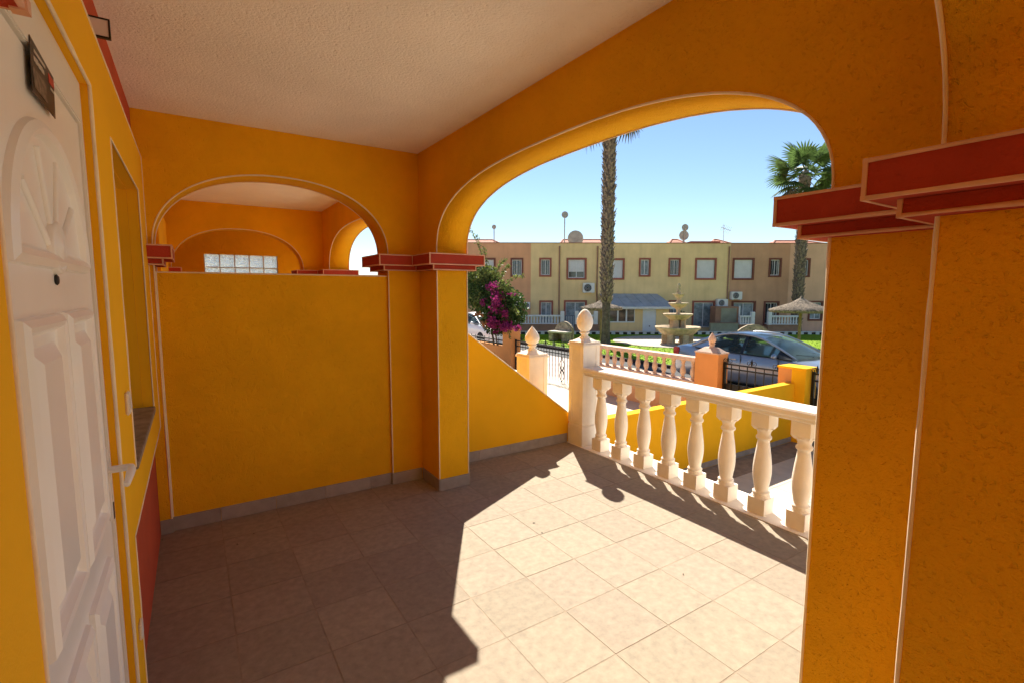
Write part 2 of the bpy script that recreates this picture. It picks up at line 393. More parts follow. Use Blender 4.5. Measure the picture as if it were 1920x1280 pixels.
# yard paving, a real floor a step below
yf = struct(MB().box(3.585, 8.36, Y_END, 3.975, -1.01, ZY-.006).build('yard_floor', M['grout']))
ym = MB().box(0, .447, 0, .447, -.012, 0).mesh('tile', M['yard'], bevel=.0015)
for i in range(10):
    for j in range(-2, 9):
        x, y = 3.6+i*.45, -.05+j*.45
        if x+.45 < 8.2 and y+.45 < 3.97: link('tile', ym, yf, (x, y, ZY))
struct(MB().box(3.0, 8.36, 4.12, 26, -1.01, ZY).build('neighbour_yard', M['yard']))
struct(MB().box(X0-.3, 3.0, YB2+.02, 20, -1.0, -.004).build('neighbour_terrace', M['grout']))

# ------------------------------------------------------------------ the yellow terraced house with its porch
house = thing('terraced_house', 'yellow stuccoed terraced house porch with big front arch and cream ceiling', 'house')
BR = .005
# red house wall with door and window openings
DY1, DY2, DZ = .959, 1.921, 2.193
WY1, WY2, WZ1, WZ2 = 2.325, 3.435, .925, 2.147
rect_wall(MB(), 'x', -.62, X0, Y_END, YB2, -.5, ZC+.2, [(DY1-.004,DY2+.004,-.6,DZ+.004),(WY1-.01,WY2+.01,WZ1-.01,WZ2+.01)]).build('house_wall', M['redwall'], house, weld=True)
PZ0, PZ1, PY = .728, 2.412, 2.135
band = rect_wall(MB(), 'x', X0-.012, X1, Y_END, YB-.001, 0, PZ1, [(DY1,DY2,-.1,DZ),(WY1,WY2,WZ1,WZ2),(PY,9,-.1,PZ0)]).build('wall_band', M['yellow_smooth'], house, weld=True)
# window reveal (yellow lining), sill and window
wn_ = rect_wall(MB(), 'x', -.47, X0-.013, WY1-.02, WY2+.02, WZ1-.02, WZ2+.02, [(WY1+.004,WY2-.004,WZ1-.01,WZ2-.004)]).build('window_reveal', M['yellow_smooth'], house, weld=True)
win = rect_wall(MB(), 'x', -.46, -.41, WY1+.005, WY2-.005, WZ1+.03, WZ2-.005, [(WY1+.06,(WY1+WY2)/2-.03,WZ1+.09,WZ2-.06),((WY1+WY2)/2+.03,WY2-.06,WZ1+.09,WZ2-.06)]).build('window', M['frame'], house, weld=True)
for a, b in ((WY1+.06, (WY1+WY2)/2-.03), ((WY1+WY2)/2+.03, WY2-.06)):
    MB().box(-.44, -.432, a, b, WZ1+.09, WZ2-.06).build('pane', M['pane'], win)
MB().box(-.47, X1+.008, WY1+.005, WY2-.005, WZ1-.012, WZ1+.018).build('window_sill', M['sill'], house, bevel=.003)
bd = MB()
bd.segs([(X1, DY2, 0), (X1, DY2, DZ), (X1, DY1, DZ), (X1, DY1, 0)], BR)
bd.segs([(X1, WY1, WZ1), (X1, WY1, WZ2), (X1, WY2, WZ2), (X1, WY2, WZ1+.02)], .0035)
bd.segs([(X1, PY, 0), (X1, PY, PZ0), (X1, YB-.006, PZ0), (X1, YB-.006, PZ1), (X1, YK, PZ1)], .0035)
bd.build('corner_bead', M['bead'], band)
# ceiling slab
MB().box(X0-.35, XO-.001, Y_END-.02, YB2-.002, ZC, ZC+.22).build('ceiling', M['ceiling'], house)
MB().box(X0-.4, XO+.03, Y_END-.03, YB2+.34, ZC+.221, ZC+.5).build('roof_slab', M['yellow'], house)
# front arcade with the two arches
aB = arch_pts(Y_END+.45, YK2-PW, SPR, RISE, 2.6); aA = arch_pts(YN, YJ, SPR, RISE, 2.65)
prof = [(Y_END, -.3), (Y_END+.45, -.3)] + aB + [(YK2-PW, -.3), (YN, -.3)] + aA + [(YJ, -.3), (YB2+PW, -.3)]
arc = profile_wall(MB(), 'x', XA, XO, prof, ZC+.215).build('arcade_wall', M['yellow'], house, weld=True)
bd = MB()
for x in (XA, XO):
    bd.bead([(x, YJ, .1), (x, YJ, 1.757)], BR); bd.bead([(x, YN, 0), (x, YN, 1.757)], BR)
    bd.bead([(x, y, z) for y, z in aA], BR)
bd.build('corner_bead', M['bead'], arc)
# dividing walls with their arches (far one, and the near one beside the camera)
def dividing(y0, y1, name, beads):
    ap = arch_pts(XL, XS, SPR, RISE2, 2.2)
    o = profile_wall(MB(), 'y', y0, y1, [(X0+.001, -.3), (XL, -.3)]+ap+[(XS, -.3), (XA-.0005, -.3)], ZC-.001).build(name, M['yellow'], house, weld=True)
    b = MB()
    for y in beads:
        b.bead([(x, y, z) for x, z in ap], BR)
        for x in (XL, XS): b.bead([(x, y, 0), (x, y, 1.757)], BR)
    b.build('corner_bead', M['bead'], o)
    return o
dividing(YB, YB2, 'dividing_arch', (YB, YB2)); dividing(YK2, YK, 'dividing_arch', (YK2, YK))
ZL = 1.716
pv = MB().box(XL+.001, XS-.001, YB+.024, YB2-.024, 0, ZL).build('privacy_wall', M['yellow'], house)
MB().segs([(XL+.006, YB+.024, 0), (XL+.006, YB+.024, ZL), (XS-.006, YB+.024, ZL)], .005).build('corner_bead', M['bead'], pv)
MB().box(X0-.3, XO, Y_END-.25, Y_END-.001, -.3, ZC+.2).build('end_wall', M['yellow'], house)

def corbel(poly_fn, parent):
    c = None
    for z0, z1, o in ((1.795, 1.881, .10), (1.757, 1.794, .05)):
        poly = poly_fn(o)
        b = MB().prism(poly, z0, z1)
        q = b.build('corbel' if c is None else 'lower_tier', M['redtrim'], parent if c is None else c)
        t = MB(); r = .0062
        for z in ((z0, z1) if o > .06 else (z0,)):
            t.segs([(x, y, z+(r*.6 if z == z0 else -r*.6)) for x, y in poly], r, 4, closed=True)
        for x, y in poly:
            t.box(x-r*.72, x+r*.72, y-r*.72, y+r*.72, z0+r*.6+r*.74, z1-r*.6-r*.74)
            for z in (z0+r*.6, z1-r*.6): t.box(x-r*.8, x+r*.8, y-r*.8, y+r*.8, z-r*.8, z+r*.8)
        t.build('edge_bead', M['beadred'], q if c is None else c)
        c = c or q
    return c
def pier_poly(ya, yb, far=True):
    return lambda o: [(XS-o, ya-o), (XA-o, ya-o), (XA-o, ya-PW-o), (XO+o, ya-PW-o), (XO+o, yb+PW+o), (XA-o, yb+PW+o), (XA-o, yb+o), (XS-o, yb+o)]
corbel(pier_poly(YB, YB2), house); corbel(pier_poly(YK2, YK), house)
for ya, yb in ((YB, YB2), (YK2, YK)):
    corbel(lambda o: [(X0+.002, ya-o), (XL+o, ya-o), (XL+o, yb+o), (X0+.002, yb+o)], house)
# skirting tiles
def skirt(parent, ax, c0, c1, t0, t1, z=0, off=0, h=.097):
    """tiles along the wall, one object each"""
    t = t0 + (off if off else 0); edges = [t0]
    while t < t1-.02:
        if t > t0+.02: edges.append(t)
        t += P
    edges.append(t1)
    for a, b in zip(edges, edges[1:]):
        m = MB()
        if ax == 'y': m.box(a+.001, b-.001, c0, c1, z+.001, z+h)
        else: m.box(c0, c1, a+.001, b-.001, z+.001, z+h)
        m.build('skirting_tile', M['skirt'], parent, bevel=.0015)
S = .009
skirt(house, 'y', YB+.024-S, YB+.0239, XL+.004, XS-.004, off=.437-XL-P)
skirt(house, 'y', YB-S, YB-.0002, XS-S, XA-S-.001)
skirt(house, 'x', XS-S, XS-.0002, YB, YB+.0145)
skirt(house, 'x', XA-S, XA-.0002, YJ-S, YB-S-.001)
skirt(house, 'y', YJ-S, YJ-.0002, XA+.0005, XO)
skirt(house, 'x', XO+.0002, XO+S, YJ-S, 3.968)
skirt(house, 'y', YB-S, YB-.0002, X0+.001, XL+S)
# the door
DXF = -.238
fr = rect_wall(MB(), 'x', -.31, DXF, DY1+.001, DY2-.001, -.02, DZ-.001, [(DY1+.028,DY2-.028,-.1,2.075)]).build('door', M['doorframe'], house, weld=True, bevel=.003)
LX = -.246; ly0, ly1 = DY1+.031, DY2-.031
leaf = MB().box(-.29, LX, ly0, ly1, .006, 2.071).build('leaf', M['door'], fr, bevel=.003)
def mould(mb, outline, prof):
    """nested loops of an outline shrunk towards its inside: prof = [(inset, height)]"""
    n = len(outline); loops = []
    for ins, h in prof:
        l = []
        for i in range(n):
            p0, p1, p2 = Vector(outline[i-1]), Vector(outline[i]), Vector(outline[(i+1) % n])
            d1, d2 = (p1-p0).normalized(), (p2-p1).normalized()
            n1, n2 = Vector((-d1.y, d1.x)), Vector((-d2.y, d2.x)); k = n1+n2; k = k/max(k.length_squared/2, .35)
            q = p1+k*ins; l.append((LX+h*1.5, q.x, q.y))
        loops.append(l)
    mb.loops(loops)
PRF = [(0,-.001),(.004,.007),(.016,.012),(.026,.010),(.034,.002),(.044,-.003),(.052,-.003),(.060,.002),(.085,.011)]
def rect_ol(a, b, c, d): return [(a,c),(b,c),(b,d),(a,d)]
for a, b in ((1.112, 1.425), (1.462, 1.772)):
    for c, d in ((.945, 1.552), (.17, .835)):
        m = MB(); mould(m, rect_ol(a, b, c, d), PRF); m.build('raised_panel', M['door'], fr)
m = MB(); cy, cz, ra, rb = 1.4425, 1.643, .345, .305
ol = [(cy-ra, cz), (cy+ra, cz)] + [(cy+ra*cos(t), cz+.02+(rb-.02)*sin(t)) for t in [pi*i/36 for i in range(1, 36)]]
mould(m, ol, [(0,-.001),(.004,.007),(.018,.012),(.03,.009),(.038,.001),(.05,-.002)])
m.build('fan_moulding', M['door'], fr)
m = MB()
for k in range(1, 5):
    t = pi*k/5; r0, r1 = .060, .27
    m.tube([(LX+.001, cy+r0*cos(t), cz+.02+r0*.85*sin(t)), (LX+.001, cy+r1*cos(t), cz+.02+r1*.86*sin(t))], .008, 6)
m.build('fan_rib', M['door'], fr)
def xlathe(prof, y, z, x, n=16):
    b = MB(); b.lathe(prof, (0,0,0), n); b.v = [(x+vz, y+vx, z+vy) for vx, vy, vz in b.v]; return b
xlathe([(.058,-.001),(.057,.010),(.050,.015),(.042,.010),(.036,.010),(.025,.016),(.002,.019)], cy, cz+.048, LX, 28).build('fan_boss', M['door'], fr)
xlathe([(.010,0),(.012,.003),(.008,.006),(.0055,.0065)], 1.437, 1.622, LX).build('peephole', M['dark'], fr)
hd = MB(); hd.box(LX-.001, LX+.008, 1.858, 1.889, .90, 1.13); 
ho = hd.build('handle_plate', M['pvc'], fr, bevel=.004)
MB().tube([(LX+.004, 1.873, 1.06), (LX+.05, 1.873, 1.06), (LX+.06, 1.868, 1.06), (LX+.063, 1.85, 1.058), (LX+.062, 1.80, 1.052), (LX+.058, 1.765, 1.04)], [.011,.011,.012,.012,.010,.008], 10).build('lever', M['pvc'], ho)
MB().box(LX+.0005, DXF+.0015, DY2-.034, DY2-.020, .90, .95).build('strike_plate', M['dark'], fr)
# threshold
MB().box(-.31, X1-.002, DY1+.001, DY2-.001, .001, .02).build('threshold', M['sill'], fr, bevel=.003)

# flyer stuck to the door
fy = thing('flyer', 'black printed flyer with red box stuck across the white front door', 'flyer')
FXx = LX+.009
MB().add([(FXx,1.335,1.982),(FXx,1.528,1.984),(FXx,1.545,2.078),(FXx,1.352,2.092),(FXx+.0012,1.335,1.982),(FXx+.0012,1.528,1.984),(FXx+.0012,1.545,2.078),(FXx+.0012,1.352,2.092)],
         [(0,1,2,3),(4,5,6,7),(0,1,5,4),(1,2,6,5),(2,3,7,6),(3,0,4,7)]).build('sheet', M['sticker'], fy)
def fbox(n, m, a, b, c, d): MB().box(FXx+.0015, FXx+.0022, a, b, c, d).build(n, m, fy)
fbox('text_line', M['stickerwhite'], 1.372, 1.462, 2.068, 2.074)
for i in range(7): fbox('letter', M['stickerwhite'], 1.366+i*.012, 1.375+i*.012, 2.050-(i % 2)*.001, 2.059+(i % 3)*.001)
fbox('red_box', M['stickerred'], 1.488, 1.536, 2.050, 2.069)
fbox('text_line', M['stickerwhite'], 1.496, 1.530, 2.038, 2.043)
fbox('picture', M['stickergrey'], 1.350, 1.455, 1.994, 2.034)

# lamp high on the wall, bell push beside the door
lp = thing('wall_lamp', 'small square black framed wall lamp under the porch ceiling', 'lamp')
lx0, lx1, ly_, lz0, lz1 = X0+.001, -.181, 2.2, 2.440, 2.503
MB().box(lx0+.004, lx1-.004, ly_+.002, ly_+.014, lz0+.004, lz1-.004).build('diffuser', M['lampglass'], lp)
f = MB(); w = .005
f.box(lx0, lx1, ly_, ly_+.016, lz0, lz0+w).box(lx0, lx1, ly_, ly_+.016, lz1-w, lz1).box(lx1-w, lx1, ly_, ly_+.016, lz0+w, lz1-w)
f.build('frame', M['dark'], lp)
bp_ = thing('bell_push', 'small white bell push on yellow band between door and window', 'bell push')
MB().box(X1+.0005, X1+.012, 2.145, 2.205, 1.165, 1.245).build('casing', M['pvc'], bp_, bevel=.004)
MB().box(X1+.012, X1+.016, 2.16, 2.19, 1.185, 1.225).build('button', M['doorframe'], bp_, bevel=.002)
so_ = thing('wall_socket', 'small white socket low on the yellow wall beside the front door', 'socket')
MB().box(X1+.0005, X1+.010, 2.02, 2.075, .40, .455).build('casing', M['pvc'], so_, bevel=.003)

# ------------------------------------------------------------------ the next porch, seen over the privacy wall
nb = thing('neighbouring_porch', 'yellow porch next door seen through the small arch above the wall', 'porch')
NY, NY2, NE = 7.35, 7.60, 8.95
MB().box(-.6, X0, YB2+.002, NE+.2, -.5, ZC+.2).build('house_wall', M['redwall'], nb)
rect_wall(MB(), 'x', X0-.01, X1, YB2+.002, NY-.001, 0, PZ1, [(4.3,5.4,WZ1,WZ2)]).build('wall_band', M['yellow_smooth'], nb, weld=True)
MB().box(X0-.35, XO-.001, YB2+.002, NE+.2, ZC+.001, ZC+.22).build('ceiling', M['ceiling'], nb)
na = arch_pts(YB2+PW+.001, NY-PW, SPR, RISE, 2.5); nb2 = arch_pts(NY2+PW, NE-.05, SPR, RISE, 2.3)  # second arch is unseen, added to let sun brighten the end wall
arc2 = profile_wall(MB(), 'x', XA+.001, XO+.001, [(YB2+PW+.0008, SPR)]+na+[(NY-PW, -.3), (NY2+PW, -.3)]+nb2+[(NE-.05, -.3), (NE+.2, -.3)], ZC+.214).build('arcade_wall', M['yellow'], nb, weld=True)
b_ = MB()
for x in (XA+.001, XO+.001): b_.tube([(x, y, z) for y, z in na], BR)
b_.build('corner_bead', M['bead'], arc2)
ap = arch_pts(XL, XS, SPR, RISE2, 2.2)
da = profile_wall(MB(), 'y', NY, NY2, [(X0+.001, -.3), (XL, -.3)]+ap+[(XS, -.3), (XA+.0005, -.3)], ZC).build('dividing_arch', M['yellow'], nb, weld=True)
MB().tube([(x, NY, z) for x, z in ap], BR).build('corner_bead', M['bead'], da)
corbel(pier_poly(NY, NY2), nb); corbel(lambda o: [(X0+.002, NY-o), (XL+o, NY-o), (XL+o, NY2+o), (X0+.002, NY2+o)], nb)
MB().box(XL+.001, XS-.001, NY+.024, NY2-.024, 0, 1.716).build('privacy_wall', M['yellow'], nb)
# end wall with glass blocks
GX, GZ, GB = .185, 1.40, .2045
rect_wall(MB(), 'y', NE, NE+.16, X0, XA, -.3, ZC, [(GX, GX+5*GB+.012, GZ, GZ+4*GB-.06)]).build('end_wall', M['yellow'], nb, weld=True)
gw = rect_wall(MB(), 'y', NE+.02, NE+.12, GX+.001, GX+5*GB+.011, GZ+.001, GZ+4*GB-.061, [(GX+.012+i*GB, GX+i*GB+GB, GZ+.012+j*GB-.06*(j > 0), GZ+j*GB+GB-.06) for i in range(5) for j in range(4)]).build('glass_block_window', M['mortar'], nb, weld=True)
gm = MB().box(0, GB-.0125, 0, .075, 0, GB-.0125).mesh('glass_block', M['glassblock'], bevel=.008)
gm0 = MB().box(0, GB-.0125, 0, .075, 0, GB-.0725).mesh('glass_block', M['glassblock'], bevel=.008)
for i in range(5):
    for j in range(4): link('glass_block', gm if j else gm0, gw, (GX+.01225+i*GB, NE+.03, GZ+.01225+j*GB-.06*(j > 0)))

# ------------------------------------------------------------------ garden wall that slopes down from the pier to the yard
gwl = thing('garden_wall', 'yellow dividing wall sloping down from the porch pier to the yard', 'wall')
GY0, GY1 = 3.978, 4.11
poly = [(XO+.012, -.95), (7.925, -.95), (7.925, .163), (3.515, .163), (XO+.012, 1.39)]
MB().prism(poly, GY0, GY1, lambda a, b, c: (a, c, b)).build('wall', M['garden_yellow'], gwl)
MB().segs([(XO+.012, GY0, 1.39), (3.515, GY0, .163)], .0055).build('corner_bead', M['bead'], gwl)
skirt(gwl, 'y', GY0-S, GY0-.0002, XO+.010, 3.29)
skirt(gwl, 'y', GY0-S, GY0-.0002, 3.60, 7.90, z=ZY, h=.08)
tfw = thing('terrace_front_wall', 'low yellow wall face below the terrace balustrade', 'wall')
MB().box(3.585, 3.605, -3, GY0-.012, -.95, -.03).build('wall', M['garden_yellow'], tfw)
MB().box(3.28, 3.63, -3, GY0-.012, -.0014, .004).build('coping', M['stone'], tfw)

# ------------------------------------------------------------------ cast stone balustrade
BXc, BS = 3.397, .063            # centre line of the balusters, half block size
def baluster_mesh(h=.742):
    m = MB()
    m.box(-BS, BS, -BS, BS, 0, .118)
    k = h/.742
    prof = [(.060,.118),(.0605,.130),(.054,.136),(.0535,.143),(.0575,.148),(.0575,.157),(.050,.163),(.046,.172),(.0475,.185),(.0505,.205),(.0560,.235),(.0605,.270),(.0630,.305),(.0622,.345),(.0580,.390),(.0520,.440),(.0455,.485),(.0405,.520),(.0385,.538),(.0465,.543),(.0515,.550),(.053,.557),(.0515,.565),(.0455,.571),(.0425,.578),(.0425,.592),(.0475,.606),(.056,.618),(.0625,.626)]
    m.lathe(prof, n=28)
    m.frustum(-BS, BS, -BS, BS, .640, .742, 0)
    m.add([(a*.74, b*.74, .616) for a, b in ((-BS,-BS),(BS,-BS),(BS,BS),(-BS,BS))]+[(a, b, .6405) for a, b in ((-BS,-BS),(BS,-BS),(BS,BS),(-BS,BS))],
          [(0,3,2,1),(4,5,6,7),(0,1,5,4),(1,2,6,5),(2,3,7,6),(3,0,4,7)])
    return m.mesh('baluster', M['stone'])
bal = thing('balustrade', 'cream cast stone balustrade with newel post along the terrace edge', 'balustrade')
bm_ = baluster_mesh()
for k in range(15):
    link('baluster', bm_, bal, (BXc+random.gauss(0,.0012), 3.509-.279*k+BS+random.gauss(0,.002), .0045), (0, 0, random.choice((0, pi/2, pi))+random.gauss(0,.012)))
ry0, ry1 = -.75, 3.735
rail = MB(); sec = [(-.075,.742),(.075,.742),(.086,.752),(.086,.768),(.110,.776),(.118,.786),(.118,.812),(.108,.826),(-.108,.826),(-.118,.812),(-.118,.786),(-.110,.776),(-.086,.768),(-.086,.752)]
rail.prism([(BXc+a, z+.004) for a, z in sec], ry0, ry1, lambda a, b, c: (a, c, b)); rail.build('handrail', M['stone'], bal, bevel=.002)
def pinecone(r, h, z0, twist, pointed, c=(0,0)):
    m = MB(); prof = []; n = 40
    K = 34
    def shape(t):
        if pointed: return (sin(pi*min(1, t)**.72)**.85)*(1-.25*t) if 0 < t < 1 else 0.001
        return sin(pi*t**.86)**.58 if 0 < t < 1 else .001
    vs, fs = [], []
    for j in range(K+1):
        t = j/K
        for i in range(n*2):
            a = 2*pi*i/(n*2)
            w = 1+.035*(abs(sin(a*4+t*twist))*abs(sin(a*4-t*twist))-.35) if .06 < t < .96 else 1
            q = r*shape(t)*w; vs.append((c[0]+q*cos(a), c[1]+q*sin(a), z0+h*t))
    for j in range(K):
        for i in range(n*2):
            k = (i+1) % (n*2); fs.append((j*n*2+i, j*n*2+k, (j+1)*n*2+k, (j+1)*n*2+i))
    m.add(vs, fs, True); return m
def newel(parent, cx, cy, s, zt, pointed, m, fin_h, fin_r, name='newel_post', z0=0.0045, subname=True):
    b = MB(); h = s/2
    b.box(cx-h-.006, cx+h+.006, cy-h-.006, cy+h+.006, z0, z0+.20); b.frustum(cx-h-.006, cx+h+.006, cy-h-.006, cy+h+.006, z0+.20, z0+.215, .006)
    b.box(cx-h, cx+h, cy-h, cy+h, z0+.215, zt)
    sh = b.build(name, m, parent, bevel=.003)
    # sunk panels as raised corner stiles
    st = MB()
    for sx in (-1, 1):
        for sy in (-1, 1):
            ex, ey = cx+sx*h, cy+sy*h; w = s*.2; e = .004
            st.box(min(ex+sx*e, ex-sx*w), max(ex+sx*e, ex-sx*w), min(ey+sy*e, ey-sy*w), max(ey+sy*e, ey-sy*w), z0+.225, zt-.002)
    st.build('stile', m, sh)
    c = MB()
    c.box(cx-h-.018, cx+h+.018, cy-h-.018, cy+h+.018, zt, zt+.022); c.box(cx-h-.008, cx+h+.008, cy-h-.008, cy+h+.008, zt+.0222, zt+.042)
    c.frustum(cx-h+.01, cx+h-.01, cy-h+.01, cy+h-.01, zt+.0421, zt+.075, .055)
    c.build('cap', m, sh, bevel=.004)
    f = MB(); f.lathe([(.052,zt+.070),(.055,zt+.080),(.040,zt+.090),(.034,zt+.105),(.040,zt+.118),(.052,zt+.124),(.052,zt+.132),(.038,zt+.138)], (cx, cy, 0), 24)
    p = pinecone(fin_r, fin_h, zt+.128, 9, pointed, (cx, cy)); f.add(p.v, p.f, True)
    f.build('finial', m, sh); return sh
newel(bal, 3.405, 3.850, .215, 1.043, False, M['stone'], .245, .085)

# the next terrace: post, parapet with coping
ntp = thing('terrace_post', 'cream stone post with pointed pinecone finial behind the sloping wall', 'post')
newel(ntp, 3.10, 4.36, .235, .885, True, M['stone'], .205, .088, 'shaft')
npw = thing('parapet_wall', 'peach parapet wall with pale coping behind the sloping wall', 'wall')
MB().box(3.02, 3.19, 4.49, 9.0, -.95, .60).build('wall', M['peach'], npw)
MB().box(2.985, 3.225, 4.485, 9.0, .601, .662).build('coping', M['stone'], npw, bevel=.006)

# ------------------------------------------------------------------ boundary along the street (neighbour's side is peach, ours yellow)
XF = 7.93
bw = thing('boundary_wall', 'low peach street wall carrying the small pinkish balustrade', 'wall')
MB().box(XF+.02, XF+.24, 5.83, 9.36, -1.0, -.145).build('wall', M['peach'], bw)
MB().box(XF-.01, XF+.27, 5.832, 9.36, -.144, -.10).build('coping', M['stonepink'], bw, bevel=.006)
sb = thing('street_balustrade', 'small pinkish cast stone balustrade on the low peach street wall', 'balustrade')
sm = MB(); sm.lathe([(.045,0),(.048,.03),(.03,.045),(.032,.06),(.05,.10),(.058,.14),(.052,.19),(.035,.25),(.03,.285),(.042,.295),(.032,.31),(.05,.345),(.055,.375)], n=18)
sme = sm.mesh('baluster', M['stonepink'])
for k in range(15): link('baluster', sme, sb, (XF+.13, 5.96+k*.2345, -.0985))
MB().box(XF+.01, XF+.25, 5.834, 9.36, .277, .352).build('handrail', M['stonepink'], sb, bevel=.012)
def gatepost(name, label, y0, y1, zt, m, cap=True, fin=0, x1=.36, half=None):
    t = thing(name, label, 'post')
    if half:
        ymid, m2 = half
        MB().box(XF, XF+x1, y0, ymid, -1.0, zt).build('shaft', m, t); MB().box(XF+.0003, XF+x1, ymid+.0003, y1, -1.0, zt-.0004).build('shaft', m2, t)
    else: MB().box(XF, XF+x1, y0, y1, -1.0, zt).build('shaft', m, t)
    yc = (y0+y1)/2; xc = XF+x1/2
    if cap:
        c = MB(); c.box(XF-.015, XF+x1+.015, y0-.015, y1+.015, zt+.0005, zt+.03); 
        if fin: c.frustum(XF+.01, XF+x1-.01, y0+.01, y1-.01, zt+.0302, zt+.11, .10)
        c.build('cap', M['stonepink'] if fin else m, t, bevel=.005)
    if fin:
        f = MB(); f.lathe([(.06,zt+.105),(.05,zt+.125),(.042,zt+.15),(.055,zt+.165),(.06,zt+.175)], (xc, yc, 0), 18)
        p = pinecone(.075, fin-.12, zt+.165, 7, True, (xc, yc)); f.add(p.v, p.f, True); f.build('finial', M['stonepink'], t)
    return t
gatepost('gate_post', 'yellow and peach street post at the end of the garden wall', 3.822, 4.25, .385, M['garden_yellow'], half=(4.036, M['orange']), x1=.33)
gatepost('gate_post', 'orange street post with pinkish pinecone finial in front of the silver car', 5.343, 5.828, .46, M['orange'], fin=.34, x1=.30)
gatepost('gate_post', 'orange street post under the bougainvillea beside the black gate', 12.25, 12.72, .50, M['orange'], cap=False, x1=.34)
gatepost('gate_post', 'slim peach street post at the right end of the black pedestrian gate', 9.365, 9.52, .30, M['peach'], cap=False, x1=.30)
lw = thing('boundary_wall', 'peach street wall left of the post below the bougainvillea', 'wall')
MB().box(XF+.05, XF+.25, 12.725, 22, -1.0, -.10).build('wall', M['orange'], lw)
lr = thing('railing', 'black iron railing on the street wall near the white car', 'railing')
for z in (.05, -.05): MB().box(XF+.13, XF+.17, 12.73, 21, z, z+.033).build('rail', M['iron'], lr)
for k in range(26): MB().tube([(XF+.15, 12.9+k*.3, -.0998), (XF+.15, 12.9+k*.3, .13)], .011, 6).build('bar', M['iron'], lr)
def spear(mb, x, y, z): mb.lathe([(.004,0),(.012,.015),(.022,.05),(.013,.09),(.001,.13)], (x, y, z), 8)
def scroll(mb, x, y, z, s=1, r=.05):
    mb.tube([(x, y+s*(.05-r*(1-i/16)*cos(i*.55)), z+.05+r*(1-i/16)*sin(i*.55)) for i in range(15)], .006, 5)
def gate(name, label, y0, y1, z0, z1, step, mid, ornament, sheet_z=None, post=.022):
    g = thing(name, label, 'gate'); x = XF+.16
    for y in (y0+.02, y1-.02): MB().box(x-post, x+post, y-post, y+post, z0-.05, z1+.03).build('upright', M['iron'], g)
    for z in (z1, mid, z0): MB().box(x-.014, x+.014, y0+.043, y1-.043, z-.014, z+.014).build('rail', M['iron'], g)
    n = int((y1-y0)/step); bars = []
    for k in range(1, n):
        y = y0+(y1-y0)*k/n; bars.append(y)
        b = MB(); b.tube([(x+.0005, y, z0), (x+.0005, y, z1)], .0085, 6)
        b.build('bar', M['iron'], g)
    for k in range(0, n, 3):
        y = y0+(y1-y0)*(k+.5)/n; t = MB(); spear(t, x, y, z1+.010); scroll(t, x, y+.0, z1+.0, 1); scroll(t, x, y-.0, z1+.0, -1)
        t.build('spear_ornament', M['iron'], g)
    if ornament:
        for yc in ornament:
            o = MB(); zc = (z0+mid)/2-.02
            for s in (-1, 1):
                for q in (-1, 1):
                    o.tube([(x, yc+s*.095*sin(pi*i/12), zc+q*(.0+.30*(i/12-.0))) for i in range(13)], .009, 6)
                    o.tube([(x, yc+s*(.02+.06*sin(pi*i/10)), zc+q*.10*(1-i/10)) for i in range(11)], .008, 6)
            o.lathe([(.001,-.36),(.018,-.33),(.018,-.31),(.002,-.29)], (x, yc, zc), 8); o.lathe([(.001,.29),(.018,.31),(.018,.33),(.002,.36)], (x, yc, zc), 8)
            o.build('lozenge_ornament', M['iron'], g)
    if sheet_z is not None:
        MB().box(x+.012, x+.018, y0+.045, y1-.045, z0+.015, sheet_z).build('sheet_panel', M['iron'], g)
    return g
gate('driveway_gate', 'black iron driveway gate between orange post and yellow post', 4.27, 5.33, -.78, .30, .135, .22, None, sheet_z=-.06)
g2 = gate('pedestrian_gate', 'black iron double gate with lozenge ornaments left of the newel', 9.53, 12.24, -.86, .13, .125, -.03, [10.02, 11.55])
gate('driveway_gate', 'black iron gate at right edge beside the yellow post', 2.45, 3.80, -.74, .33, .13, .22, None, sheet_z=-.06)

